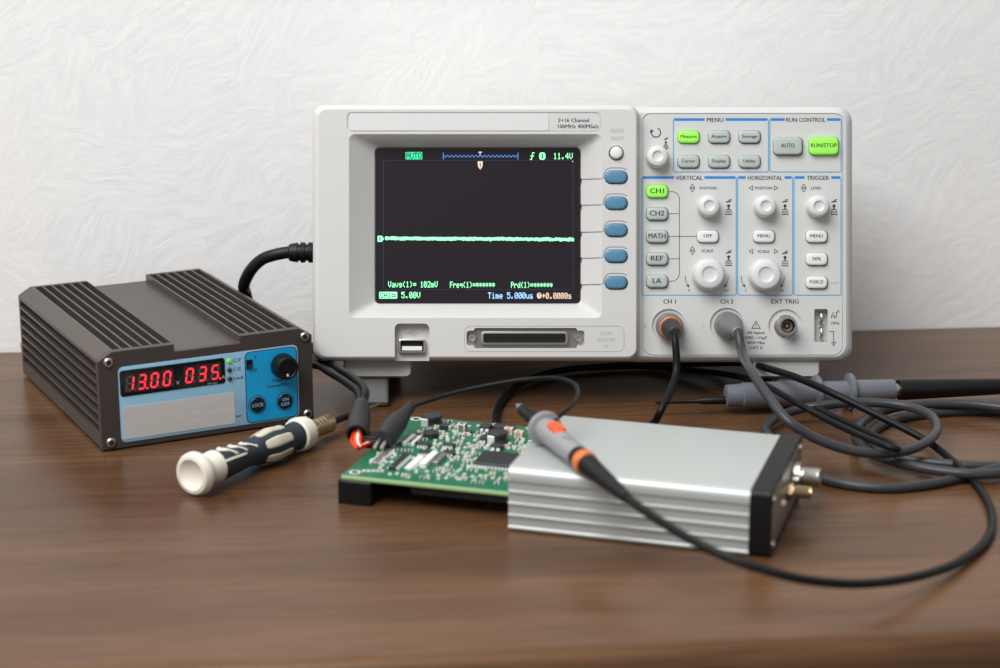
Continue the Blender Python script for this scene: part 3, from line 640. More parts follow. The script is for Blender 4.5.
def digit(ch, x, z, w, h, m, y, name, which=None):
    t = .95; sk = .14; V, F = [], []
    cells = {'a': ((0, h), (w, h)), 'b': ((w, h), (w, h / 2)), 'c': ((w, h / 2), (w, 0)), 'd': ((0, 0), (w, 0)), 'e': ((0, h / 2), (0, 0)), 'f': ((0, h), (0, h / 2)), 'g': ((0, h / 2), (w, h / 2))}
    for s_ in (which or SEG[ch]):
        (ax, az), (bx, bz) = cells[s_]; A = Vector((ax, az)); B = Vector((bx, bz)); d = (B - A).normalized(); n = Vector((-d.y, d.x)) * t / 2
        A2, B2 = A + d * .18, B - d * .18
        pts = [A2, A2 + d * t / 2 + n, B2 - d * t / 2 + n, B2, B2 - d * t / 2 - n, A2 + d * t / 2 - n]; k = len(V)
        V += [((x - w / 2 + p.x + sk * (p.y - h / 2)) * mm, y * mm, (z - h / 2 + p.y) * mm) for p in pts]; F.append([k + i for i in range(6)])
    return mk(name, V, F, m, win, 0)
for ch, x, dot in (('1', 16.6, 0), ('3', 23.2, 1), ('0', 30.1, 0), ('0', 37.0, 0), ('0', 49.6, 0), ('3', 56.9, 0), ('5', 64.0, 1)):
    digit(ch, x, 36.2, 3.5, 7.4, M_seg, -.85, 'lit_digit')
    off = ''.join(c for c in 'abcdefg' if c not in SEG[ch])
    digit(ch, x, 36.2, 3.5, 7.4, M_segoff, -.80, 'unlit_segments', off)
    mk('decimal_point', *lathe([(0, .55 * mm), (-.0001, .55 * mm)], ((x + 2.75) * mm, -.00078, 32.4 * mm), (0, 1, 0), 12), M_seg if dot else M_segoff, win, 0)
def ptx(s, x, z, h, w, m, parent, y=-.5, align='CENTER'):
    return mk('lettering', *text_mesh(s, x * mm, y * mm - .00006, z * mm, h * mm, w * mm if w else None, align), m, parent, 0)
ptx('V', 42.9, 33.0, 2.0, None, M_inkl, win, -.75); ptx('A', 68.6, 32.9, 2.0, None, M_inkl, win, -.78); ptx('mA out', 62.4, 30.3, 1.0, 5.6, M_inkl, win, -.75)
for z, m_, t, w in ((41.3, M_led, 'C.V', 4.4), (36.3, M_ledoff, 'C.C', 4.4), (31.3, M_ledoff, 'Lock', 5.8)):
    d_ = mk('indicator_led', *lathe([(.0, 1.35 * mm), (-.0006, 1.35 * mm), (-.0010, 1.0 * mm), (-.0012, 0)], (72.3 * mm, -.0003, z * mm), (0, 1, 0), 18), m_, ps, 50, 'lit green indicator' if m_ is M_led else None)
    ptx(t, 74.6, z, 1.9, w, M_ink, pan, -.35, 'LEFT')
swt = mk('slide_switch', *loft_y([R_(82.0, 35.2, 85.6, 40.6, .2, -.5), R_(82.0, 35.2, 85.6, 40.6, .2, -.9)], 2), M_black, ps, 30)
mk('slider', *loft_y([R_(82.6, 35.6, 85.0, 37.9, .2, -.8), R_(82.6, 35.6, 85.0, 37.9, .2, -1.8)], 2), M_chip, swt, 30)
ptx('V', 87.4, 41.6, 1.9, None, M_ink, pan, -.6); ptx('A', 87.4, 34.6, 1.9, None, M_ink, pan, -.6)
ptx('Push:', 100, 26.8, 1.8, 6, M_ink, pan, -.6); ptx('Coarse/Fine', 100, 24.0, 1.8, 13.5, M_ink, pan, -.6)
kn = mk('knob', *lathe([(.0004, .0062), (-.0010, .0070), (-.0080, .0066), (-.0092, .0060), (-.0094, .0050), (-.0090, .0046), (-.0090, 0)], (102.6 * mm, -.0006, 35.2 * mm), (0, 1, 0), 36), M_black, ps, 35, 'black rotary knob')
mk('pointer_mark', *ribbon([((102.6 - .4) * mm, 32.4 * mm), ((102.6 - .1) * mm, 30.9 * mm)], -.00975, .0011), M_wpl, kn, 0)
for x, z, t in ((87.6, 14.6, 'LOCK'), (103.6, 14.3, 'ON/OFF')):
    mk('button_ring', *lathe([(0, 5.3 * mm), (-.0001, 5.3 * mm)], (x * mm, -.0006, z * mm), (0, 1, 0), 32), M_ink, pan, 0)
    mk('button_ring', *lathe([(0, 4.95 * mm), (-.0001, 4.95 * mm)], (x * mm, -.0007, z * mm), (0, 1, 0), 32), M_panel2, pan, 0)
    b_ = mk('button', *lathe([(0, 4.35 * mm), (-.0005, 4.35 * mm), (-.0009, 3.9 * mm), (-.0010, 0)], (x * mm, -.0007, z * mm), (0, 1, 0), 32), mat('navy_button', (14, 22, 36), .4) if 'navy_button' not in MATS else MATS['navy_button'], ps, 35, 'round dark push button')
    if t == 'LOCK': ptx(t, x, z, 2.0, 6.6, M_panel, b_, -1.75)
    else:
        ptx('ON', x, z + 1.4, 2.0, 3.8, M_panel, b_, -1.75); ptx('OFF', x, z - 1.4, 2.0, 5.0, M_panel, b_, -1.75)
mk('blank_label', *loft_y([R_(12.0, 5.6, 74.5, 23.4, .2, -.3), R_(12.0, 5.6, 74.5, 23.4, .2, -.55)], 2), M_paper, ps, 0, 'blank grey paper label')
ptx('or', 76.8, 9.6, 1.7, 3.2, M_ink, pan, -.35)
for x, z in ((5.6, 49.0), (4.8, 4.9), (116.4, 49.6), (117.2, 4.9)):
    s_ = mk('screw', *lathe([(.0003, 2.6 * mm), (-.0008, 2.6 * mm), (-.0015, 2.0 * mm), (-.0015, 1.35 * mm), (-.0004, 1.2 * mm), (-.0004, 0)], (x * mm, 0, z * mm), (0, 1, 0), 20), M_steel, ps, 35)
    mk('hex_shade_disc', *lathe([(-.0012, 1.3 * mm), (-.0016, 1.3 * mm)], (x * mm, 0, z * mm), (0, 1, 0), 6), M_dark, s_, 0)  # flat raised disc, the shade of the hex hole put into its dark colour
for x, z, m_ in ((7.0, 15.5, M_oring), (24, 19, M_black)):
    mk('binding_post', *lathe([(.0, .004), (.004, .0052), (.009, .0056), (.0125, .005), (.0130, 0)], (x * mm, PD + .003, z * mm), (0, 1, 0), 18), m_, ps, 35, 'amber binding post' if m_ is M_oring else None)

# ------------------------------------------------------------------ open screwdriver between supply and board
A0, A1 = G(193, 474.5, .0112), G(380, 404, .0075)
SDd = (A1 - A0).normalized(); SDL = (A1 - A0).length
ta = lambda px: t_at(A0, A1, px)
sd = thing('screwdriver', 'cream and navy handled screwdriver lying on the table before the power supply', 'screwdriver', (A0.x, A0.y, 0), (0, 0, 0), (A0.x, A0.y, 0))
t1, t2, t3, t4, t5, t6 = ta(222), ta(249), ta(287), ta(298), ta(307), ta(330)
mk('end_cap', *lathe([(.0012, 0), (.0010, .004), (-.0004, .0066), (-.0016, .0080), (-.0012, .0098), (.0006, .0109), (.0030, .0111), (.0046, .0102), (.0060, .0084), (.0076, .0076), (.0100, .0074)], A0, SDd, 40), M_cream, sd, 45, 'cream swivel cap')
hp = [(.009, .0070), (.014, .0076), (.022, .0080), (t2 - .014, .0074), (t2 - .004, .0066), (t2, .0066), (t2 + .006, .0076), ((t2 + t3) / 2, .0090), (t3 - .006, .0082), (t3, .0074), (t3 + .005, .0074), (t4 - .001, .0078), (t4, .0078)]
def hr(t):
    for (a, ra), (b, rb) in zip(hp, hp[1:]):
        if a <= t <= b:
            s_ = (t - a) / (b - a); s_ = s_ * s_ * (3 - 2 * s_); return ra + (rb - ra) * s_
    return hp[0][1] if t < hp[0][0] else hp[-1][1]
N_ = 60
hprof = [(.009 + (t4 - .009) * i / N_, hr(.009 + (t4 - .009) * i / N_)) for i in range(N_ + 1)]
hd = mk('handle', *lathe([(.008, .004)] + hprof, A0, SDd, 32), M_navy, sd, 45, 'dark navy grip')
mk('rear_sleeve', *lathe([(.0085, hr(.009) + .0004), (.012, hr(.012) + .0006), (.0165, hr(.0165) + .0006), (.0172, hr(.017) - .0002)], A0, SDd, 32), M_cream, hd, 45)
for k in range(6):
    a = 30 + 60 * k
    mk('grip_pad', *patch(hr, A0, SDd, t2 + .006, t3 - .003, a - 20, a + 20, .0005, 14, 8, 0, 5), M_beige, hd, 60)
for sgn in (1, -1):
    for k in range(3):
        c_ = .022 + .0085 * k
        mk('chevron', *patch(hr, A0, SDd, c_, c_ + .0030 - .0004 * k, 90 - sgn * 4, 90 + sgn * 52, .0005, 6, 8, .004, 6), M_cream, hd, 60)
    mk('side_line', *patch(hr, A0, SDd, .014, t2 - .008, 90 + sgn * 55, 90 + sgn * 66, .0005, 14, 6, 0, 8), M_cream, hd, 60)
mk('collar', *lathe([(t4 - .002, .0084), (t4 - .0012, .0092), (t4 + .003, .0094), (t5 - .001, .0086), (t5 - .0002, .0074), (t5, .004)], A0, SDd, 12), M_cream, sd, 30, 'cream hexagonal collar')
fe = [(t5 - .002, .0046), (t5 + .0006, .0050)]
for k in (.35, .5, .65):
    u_ = t5 + (t6 - t5) * k; fe += [(u_ - .0006, .0050), (u_ - .0003, .0043), (u_ + .0003, .0043), (u_ + .0006, .0050)]
mk('ferrule', *lathe(fe + [(t6 - .0006, .0050), (t6, .0044), (t6 + .0002, .002)], A0, SDd, 24), M_brass, sd, 35)
t7 = ta(352)
mk('shaft', *lathe([(t6 - .001, .0019), (t7, .0017), (t7 + .001, .0010)], A0, SDd, 14), M_black, sd, 40, 'black shaft')
mk('tip', *lathe([(t7, .0009), (SDL - .010, .0009), (SDL - .001, .0006), (SDL, .0003)], A0, SDd, 12), M_brass, sd, 40, 'brass-coloured tip')

# ------------------------------------------------------------------ silver instrument case
BO = G(508, 530.5); BY = R(-17.0); BL, BD, BH = .1245, .0905, .0315
case = thing('instrument_case', 'silver aluminium instrument case with ribbed sides and a black end frame', 'instrument case', (BO.x, BO.y, 0), (0, 0, BY))
def case_profile():
    h, d = BH * 1000, BD * 1000; P = [(1.0, .3)]
    def side(x, s, rev):
        Q = [(0, 1.2), (0, 2.0)]; z = 2.6
        for k in range(4):
            Q += [(.75, z), (.75, z + 4.1), (0, z + 4.6), (0, z + 5.4)]; z += 5.9
        Q += [(0, h - 4.6), (.25, h - 3.1), (.9, h - 1.7), (2.0, h - .7), (3.4, h - .15), (4.6, h)]
        Q = [(x + s * a, b) for a, b in Q]; return Q[::-1] if rev else Q
    return P + side(0, 1, False) + side(d, -1, True) + [(d - 1.0, .3)]
cp_ = case_profile(); XE = BL - .0095
Vc, Fc = loft([[(x, y * mm, z * mm) for y, z in cp_] for x in (0, XE)]); n_c = len(cp_)
mk('shell', Vc, Fc, M_alu, case, 28)
fr_ = lambda x, d, r: [(x, p[0], p[1]) for p in rr(-.0005 + d, .0001 + d, BD + .0005 - d, BH + .0006 - d, r, 5)]
mk('end_frame', *loft([fr_(XE - .0005, 0, .003), fr_(BL - .0005, 0, .003), fr_(BL, .0006, .0028), fr_(BL, .0026, .002), fr_(BL - .0008, .0028, .002)]), M_black, case, 30, 'black plastic end frame')
ep = mk('end_plate', *loft([fr_(BL - .002, .0029, .002), fr_(BL - .0001, .0029, .002), fr_(BL + .0001, .0032, .002)]), M_endplate, case, 30, 'brushed metal end plate')
for y, z in ((5.0, 5.0), (5.0, 26.5), (83.5, 5.0), (83.5, 26.8)):
    mk('screw', *lathe([(0, 1.9 * mm), (.0008, 1.9 * mm), (.0012, 1.3 * mm), (.0012, .7 * mm), (.0005, .6 * mm), (.0005, 0)], (BL, y * mm, z * mm), (1, 0, 0), 16), M_steel, case, 35)
b_ = mk('antenna_socket', *lathe([(0, .0052), (.0008, .0062), (.0034, .0062), (.0036, .0044), (.0050, .0044)] + [(.0052 + .0008 * k, .0047 if k % 2 else .0044) for k in range(9)] + [(.0126, .0047), (.0132, .0042), (.0132, .0028), (.010, .0026), (.010, 0)], (BL, .0640, .0190), (1, 0, 0), 24), M_steel, case, 30, 'threaded nickel socket')
mk('nut', *lathe([(.0006, .0068), (.0036, .0068)], (BL, .0640, .0190), (1, 0, 0), 6), M_steel, b_, 20)
g_ = mk('antenna_socket', *lathe([(0, .0030), (.0030, .0030)] + [(.0032 + .0006 * k, .0031 if k % 2 else .0028) for k in range(13)] + [(.0112, .0029), (.0114, .0016), (.008, .0014), (.008, 0)], (BL, .0500, .0158), (1, 0, 0), 20), M_gold, case, 30, 'small gold-plated socket')
mk('nut', *lathe([(.0004, .0046), (.0024, .0046)], (BL, .0500, .0158), (1, 0, 0), 6), M_gold, g_, 20)
mk('led', *lathe([(0, .0016), (.001, .0016), (.0018, .001), (.002, 0)], (BL, .030, .0165), (1, 0, 0), 14), M_wpl, case, 50)

# ------------------------------------------------------------------ bare circuit board
ZB = .0145
PO = G(340, 475, ZB); BW, BDp = .0885, .1035
pcb = thing('circuit_board', 'bare green circuit board with surface-mount parts butting against the silver case', 'circuit board', (PO.x, PO.y, 0), (0, 0, BY))
cy, sy = math.cos(BY), math.sin(BY)
def Bp(px, py, z=ZB):
    w = G(px, py, z) - PO; return (w.x * cy + w.y * sy, -w.x * sy + w.y * cy)
V, F = rbox(0, BW, 0, BDp, ZB - .0021, ZB, .0012)
fmi = [1] * (len(F) - 1) + [0]
mk('board', V, F, M_pcb, pcb, 0, None, [M_pcb, M_pcbedge], fmi)
mk('end_block', *rbox(-.001, .0165, -.0012, .058, 0, ZB - .0021, .0008), M_black, pcb, 30, 'black plastic support block')
mk('end_block', *rbox(.070, .086, .078, .100, 0, ZB - .0021, .0008), M_black, pcb, 30)
hd_ = mk('pin_header', *rbox(.036, BW - .002, .003, .0085, ZB - .0068, ZB - .0021, .0004), M_dark, pcb, 30)
V, F = [], []
for k in range(26): V, F = join((V, F), box(.0375 + .0019 * k, .0381 + .0019 * k, .0024, .0031, ZB - .0060, ZB - .0030))
mk('header_pins', V, F, M_chip, hd_, 0)
TAKEN = []
def comp(name, px, py, w, d, h, m, b=.0003, label=None, rot=None):
    x, y = Bp(px, py); TAKEN.append((x, y, max(w, d) * .5))
    return mk(name, *rbox(x - w / 2, x + w / 2, y - d / 2, y + d / 2, ZB, ZB + h, b), m, pcb, 30, label), x, y
def leads(o, x, y, w, d, n, side, h=.0012, m=None):
    V, F = [], []
    for k in range(n):
        u_ = (k + .5) / n - .5
        if side in 'fb':
            s_ = -1 if side == 'f' else 1; a = x + u_ * w * .94; lw = w / n * .28
            V, F = join((V, F), box(a - lw, a + lw, *sorted((y + s_ * d / 2, y + s_ * (d / 2 + .0013))), ZB, ZB + h * .5), box(a - lw, a + lw, *sorted((y + s_ * d / 2, y + s_ * (d / 2 + .0005))), ZB, ZB + h))
        else:
            s_ = -1 if side == 'l' else 1; a = y + u_ * d * .94; lw = d / n * .28
            V, F = join((V, F), box(*sorted((x + s_ * w / 2, x + s_ * (w / 2 + .0013))), a - lw, a + lw, ZB, ZB + h * .5), box(*sorted((x + s_ * w / 2, x + s_ * (w / 2 + .0005))), a - lw, a + lw, ZB, ZB + h))
    return mk('leads', V, F, M_solder, o, 0)
def inductor(px, py, r, h, caps=True):
    x, y = Bp(px, py); TAKEN.append((x, y, r)); n = 8
    L_ = lambda k, z: [(x + r * k * math.cos(R(22.5 + 45 * i)), y + r * k * math.sin(R(22.5 + 45 * i)), z) for i in range(n)]
    o = mk('inductor', *loft([L_(1, ZB), L_(1, ZB + h * .25), L_(.88, ZB + h * .3), L_(.88, ZB + h * .62), L_(1, ZB + h * .68), L_(1, ZB + h * .95), L_(.94, ZB + h)]), M_ferr, pcb, 20, 'black ferrite inductor')
    if caps: mk('terminal', *rbox(x - r * .75, x - r * .05, y - r * 1.04, y - r * .8, ZB, ZB + h * .8, .0002), M_solder, o, 0)
    return o
inductor(432, 424, .0056, .0052); inductor(431, 437, .0044, .0030, False); inductor(498, 442, .0054, .0058); 
c, x, y = comp('processor_chip', 500, 463, .0225, .0200, .0026, M_chip, .0004, 'large black square chip')
for s_ in 'flrb': leads(c, x, y, .0225, .0200, 12 if s_ in 'fb' else 12, s_, .0014)
for px, py, n in ((424, 446.5, 4), (449, 447, 4), (425, 454.5, 5), (448.5, 455, 4)):
    c, x, y = comp('small_chip', px, py, .0064, .0046, .0018, M_chip); leads(c, x, y, .0064, .0046, n, 'f'); leads(c, x, y, .0064, .0046, n, 'b')
for px, py in ((416, 436.5), (468, 433.5), (413, 444)):
    c, x, y = comp('small_chip', px, py, .0044, .0036, .0014, M_chip); leads(c, x, y, .0044, .0036, 3, 'f'); leads(c, x, y, .0044, .0036, 3, 'b')
c, x, y = comp('diode', 445, 429, .0052, .0036, .0026, M_ferr); mk('terminal', *rbox(x + .0020, x + .0034, y - .0015, y + .0015, ZB, ZB + .0022, .0002), M_solder, c, 0)
for px, py, w, d, h in ((486, 430, .0060, .0050, .0030), (504, 430.5, .0110, .0058, .0030), (484, 442, .0040, .0050, .0032), (497, 449, .0060, .0046, .0026)):
    c, x, y = comp('power_chip', px, py, w, d, h, M_ferr); leads(c, x, y, w, d, 2, 'f', h * .5)
for px, py, m_ in ((462, 430, M_dsteel), (519, 437.5, M_tan), (509, 434, M_tan)):
    c, x, y = comp('capacitor', px, py, .0044 if m_ is M_dsteel else .0048, .0036, .0036, m_, .0003, 'tan ceramic capacitor' if m_ is M_tan else None)
    mk('terminal', *rbox(x - .0022, x - .0013, y - .0019, y + .0019, ZB, ZB + .0037, .0002), M_solder, c, 0); mk('terminal', *rbox(x + .0013, x + .0022, y - .0019, y + .0019, ZB, ZB + .0037, .0002), M_solder, c, 0)
# long parts that run front to back
def long_part(px0, py0, px1, py1, w, h, m, name, n=0, label=None):
    (xa, ya), (xb, yb) = Bp(px0, py0), Bp(px1, py1); x, y, d = (xa + xb) / 2, (ya + yb) / 2, abs(yb - ya)
    for k in range(6): TAKEN.append((x, ya + (yb - ya) * k / 5, w * .8))
    o = mk(name, *rbox(x - w / 2, x + w / 2, y - d / 2, y + d / 2, ZB, ZB + h, .0003), m, pcb, 30, label)
    if n: leads(o, x, y, w, d, n, 'l'); leads(o, x, y, w, d, n, 'r')
long_part(392, 470, 407, 456, .0036, .0018, M_chip, 'long_chip', 11); long_part(374, 465, 389, 452, .0034, .0016, M_dsteel, 'long_chip', 7)
long_part(422, 468, 436, 456, .0036, .0026, M_wpl, 'ribbon_connector', 0, 'white ribbon connector'); long_part(434, 465, 446, 456, .0030, .0018, M_dsteel, 'ribbon_connector')
long_part(409, 470, 421, 458, .0030, .0014, M_wpl, 'resistor_array', 8); long_part(404, 446, 414, 437, .0022, .0018, M_wpl, 'resistor_array'); long_part(412, 446, 421, 438, .0018, .0016, M_wpl, 'resistor_array')
# power connector with its wires at the back left corner
xk, yk = Bp(374, 446); TAKEN.append((xk, yk, .009))
pc = mk('power_connector', *rbox(xk - .0065, xk + .0065, yk - .0045, yk + .0045, ZB, ZB + .0062, .0005), M_black, pcb, 30, 'black plastic power connector')
mk('connector_slot', *rbox(xk - .0050, xk + .0050, yk - .0050, yk - .0043, ZB + .0015, ZB + .0048, .0002), M_chip, pc, 0)
for hx, hy in ((.0055, .0060), (.0050, BDp - .0055)):
    mk('solder_ring', *lathe([(0, .0030), (.00012, .0030), (.00012, .0018), (0, .0018)], (hx, hy, ZB), (0, 0, 1), 20), M_solder, pcb, 30)
# the many tiny two-ended parts, one object each
def tiny(kind):
    w, d, h = {'a': (.0024, .0014, .0010), 'b': (.0030, .0018, .0014), 'c': (.0017, .0017, .0007)}[kind]
    parts = [box(-w / 2, -w * .22, -d / 2, d / 2, 0, h), box(-w * .22, w * .22, -d * .47, d * .47, 0, h * .94), box(w * .22, w / 2, -d / 2, d / 2, 0, h)]
    V, F = join(*parts); me = bpy.data.meshes.new('resistor'); me.from_pydata(V, [], F)
    me.materials.append(M_solder); me.materials.append({'a': M_wpl, 'b': M_tan, 'c': M_solder}[kind] if kind != 'a' else M_chip)
    me.polygons.foreach_set('material_index', [0] * 6 + [1] * 6 + [0] * 6); me.update(); return me
TINY = {k: tiny(k) for k in 'abc'}
rnd = random.Random(11); placed = 0; tries = 0
def put(kind, x, y, rot):
    o = bpy.data.objects.new({'a': 'resistor', 'b': 'small_capacitor', 'c': 'solder_pad'}[kind], TINY[kind]); COL.objects.link(o); o.parent = pcb; o.location = (x, y, ZB); o.rotation_euler = (0, 0, rot)
    TAKEN.append((x, y, .0013))
for k in range(5): put('c', *Bp(364 + 4.6 * k, 471.5), 0)
for px, py, n, dx, dy in ((470, 447, 6, 4.2, .4), (463, 453, 6, 5, .5), (466, 460, 4, 5, .4), (463, 466, 5, 5.2, .5), (437, 470, 4, 5, .4), (372, 462, 6, 2.6, -2.3), (379, 464, 6, 2.6, -2.3), (456, 434, 5, 3.4, .3), (475, 436, 3, 4, .2), (520, 446, 5, 4, .3), (398, 443, 4, 4, .3), (486, 478, 5, 7, .6)):
    for k in range(n): put('b' if (px + k) % 3 == 0 else 'c' if k % 3 == 1 else 'a', *Bp(px + dx * k, py + dy * k), 0 if k % 2 else R(90))
while placed < 190 and tries < 6000:
    tries += 1
    x, y = rnd.uniform(.012, BW - .002), rnd.uniform(.006, BDp - .004)
    if all((x - a) ** 2 + (y - b) ** 2 > (r_ + .0013) ** 2 for a, b, r_ in TAKEN):
        put(rnd.choice('aabccc'), x, y, rnd.choice((0, R(90)))); placed += 1

# ------------------------------------------------------------------ orange-marked probe on the case, its ground clip and cable to channel 1
Q0, Q1 = G(516, 404, .0425), G(627, 498, .0352)
QD = (Q1 - Q0).normalized(); tq = lambda px: t_at(Q0, Q1, px)
pa = thing('test_probe', 'grey probe with orange switch resting across the silver case, cabled to channel 1', 'probe', (Q1.x, Q1.y, .0315), (0, 0, 0), (Q1.x, Q1.y, .0315))
f0, f1, f2, f3 = tq(543.5), tq(549), tq(578), tq(586); fe_ = (Q1 - Q0).length
mk('tip', *lathe([(0, .0003), (.001, .0007), (.005, .0009), (.0052, .0022), (tq(523), .0024), (tq(523) + .001, .0026)], Q0, QD, 16), M_steel, pa, 35)
mk('nose', *lathe([(tq(522), .0026), (tq(523) + .001, .0032), (f0 - .002, .0040), (f0 + .002, .0042)], Q0, QD, 20), M_black, pa, 35, 'black nose cone')
def br(t): return .0060 - (.0060 - .0050) * max(0, min(1, (t - f1) / (f2 - f1)))
pb = mk('body', *lathe([(f0 - .0004, .0040), (f0 - .0002, .0078), (f0 + .0005, .0086), (f0 + .0020, .0086), (f0 + .0027, .0078), (f0 + .0029, .0060)] + [(f1 + (f2 - f1) * k / 10, br(f1 + (f2 - f1) * k / 10)) for k in range(11)] + [(f2 + .0006, .0044)], Q0, QD, 36), M_pgrey, pa, 35, 'grey probe body with finger flange')
mk('slide_switch', *patch(br, Q0, QD, f1 + (f2 - f1) * .10, f1 + (f2 - f1) * .44, 52, 122, .0014, 8, 8, 0, 8), M_orange, pb, 50, 'orange slide switch')
for k, da in enumerate((80, 92)):
    mk('printed_mark', *patch(br, Q0, QD, f1 + (f2 - f1) * (.62 + .08 * k), f1 + (f2 - f1) * (.65 + .08 * k), da - 18, da + 10, .00015, 4, 6, .001, 8), M_ink, pb, 50)
gl = [(f2 - .001, .0046), (f2, .0052), (f2 + .004, .0052), (f3, .0052)]
tt = f3
mk('marker_ring', *lathe([(f3 - .0040, .0052), (f3 - .0036, .0057), (f3 + .0010, .0057), (f3 + .0016, .0052)], Q0, QD, 28), M_oring, pa, 35, 'amber colour ring')
k = 0
while tt < fe_ - .003:
    s_ = (tt - f3) / (fe_ - f3); r_ = .0051 * (1 - s_) + .0026 * s_
    gl += [(tt + .0006, r_), (tt + .0012, r_ * .93), (tt + .0018, r_ * .93), (tt + .0024, r_)]; tt += .0030
mk('strain_relief', *lathe(gl + [(fe_, .0024)], Q0, QD, 24), M_black, pa, 35, 'ribbed black strain relief')
# channel 1 plug
def plug(px, py, parent, ring, m_body, m_boot, tilt):
    c0 = sw(Fp(px, py, YR)); d = RM @ Vector(tilt).normalized()
    mk('bnc_plug', *lathe([(.0005, .0072), (.0012, .0078), (.0075, .0078), (.0084, .0074), (.0088, .005)], c0, d, 32), m_body, parent, 35)
    if ring: mk('marker_ring', *lathe([(.0084, .0060), (.0086, .0064), (.0112, .0064), (.0116, .0058)], c0, d, 32), ring, parent, 35, 'amber colour ring')
    mk('plug_boot', *lathe([(.0086, .0058 if ring else .0072), (.0120, .0057 if ring else .0068), (.017, .0048 if ring else .0056), (.024, .0036), (.028, .0031), (.029, .002)], c0, d, 28), m_boot, parent, 35)
    return c0 + d * .028, d
e1, d1 = plug(668.8, 325.8, pa, M_oring, M_dsteel, M_boot, (.02, -1, -.12))
arch = [G(*t) for t in ((925, 440, .008), (880, 416.5, .016), (830, 392, .0245), (795, 377, .0245), (770, 369, .0240), (752, 364.5, .0195), (738, 362.8, .013), (712, 363.2, .0050), (660, 364.5, .003), (610, 366, .003), (560, 370.5, .003), (526, 381, .003), (505, 397, .0025), (496, 418, .0025), (506, 436, .0025), (545, 441, .0025), (590, 438, .0025), (630, 432, .0025), (652, 424, .004), (660, 412, .014))]
pts = [Q1 - QD * .006, Q1] + [G(*t) for t in ((650, 514.5, .0340), (676, 531, .0318), (705, 547, .0295), (735, 560, .0270), (765, 570, .0240), (800, 579, .0205), (850, 584, .0150), (905, 579, .0090), (955, 564, .0040), (986, 540, .0024), (992, 515, .0022), (980, 490, .0022), (955, 463, .004))] + arch + [e1 + d1 * .014 + Vector((0, 0, -.022)), e1 + d1 * .006 + Vector((0, 0, -.004)), e1, e1 - d1 * .004]
mk('cable', *tube(pts, .0021, 12, 9), M_rubber, pa, 60, 'thin black cable')
gw = [Q0 + QD * (f0 + .003) + Vector((.004, .002, .004))] + [G(*t) for t in ((568, 409, .047), (577, 397, .048), (574, 384, .047), (558, 378.5, .045), (530, 379, .042), (490, 385, .038), (450, 394, .034), (425, 402, .031), (410, 407, .029))]
mk('ground_lead', *tube(gw, .0012, 10, 8), M_rubber, pa, 60, 'thin black ground lead')
C0, C1 = G(412, 405, .0300), G(381, 443, .0195)
CD = (C1 - C0).normalized(); CLn = (C1 - C0).length
mk('clip_boot', *lathe([(0, .0018), (.001, .0030), (CLn * .12, .0034), (CLn * .22, .0036), (CLn * .45, .0058), (CLn * .7, .0064), (CLn * .92, .0058), (CLn * .94, .0044)], C0, CD, 24, .85), M_boot, pa, 45, 'dark rubber boot of the crocodile clip')
for s_ in (-1, 1):
    jw = C0 + CD * (CLn * .9) + Vector((s_ * .0018, 0, 0))
    mk('clip_jaw', *tube([jw, jw + CD * .004, jw + CD * .0075 + Vector((0, 0, -.001))], .0011, 8, 4), M_steel, pa, 40)

# ------------------------------------------------------------------ blue-grey probe behind, its cable coil and the plug in channel 2
K0, K1 = G(655, 402.5, .0085), G(895, 394.2, .0078)
KD = (K1 - K0).normalized(); tk = lambda px: t_at(K0, K1, px)
pg = thing('test_probe', 'blue-grey probe lying under the oscilloscope edge, its grey cable coiled and plugged into channel 2', 'probe', (K1.x, K1.y, 0), (0, 0, 0), (K1.x, K1.y, 0))
mk('tip', *lathe([(0, .0004), (.0008, .0010), (tk(698), .0013), (tk(700), .0020), (tk(726), .0024)], K0, KD, 16), M_black, pg, 35, 'black needle tip')
kb = [(tk(725), .0020), (tk(725) + .0003, .0056), (tk(726), .0062), (tk(741), .0066), (tk(741) + .0004, .0070), (tk(742), .0072), (tk(812), .0072), (tk(813), .0072), (tk(814), .0096), (tk(815), .0102), (tk(818), .0102), (tk(820), .0090), (tk(822), .0064), (tk(846), .0064), (tk(847), .0098), (tk(848), .0106), (tk(851), .0106), (tk(853), .0094), (tk(855), .0066), (tk(892), .0062), (tk(893.5), .0058), (tk(894), .0030)]
kz = Vector((0, 0, .0025))
mk('body', *lathe(kb, K0 + kz, KD, 36), M_pgrey2, pg, 30, 'blue-grey body with two finger flanges')
mk('metal_ring', *lathe([(tk(893), .0038), (tk(899), .0038)], K0 + kz, KD, 20), M_steel, pg, 35)
RE = tk(1022)
mk('strain_relief', *lathe([(tk(897.5), .003), (tk(898), .0058), (tk(905), .0060), (tk(1000), .0046), (RE - .001, .0042), (RE, .002)], K0 + kz, KD, 24), M_black, pg, 35, 'long black strain relief')
e2, d2 = plug(726.8, 324.6, pg, None, M_dsteel, M_gboot, (.11, -1, -.16))
ke = K0 + kz + KD * RE
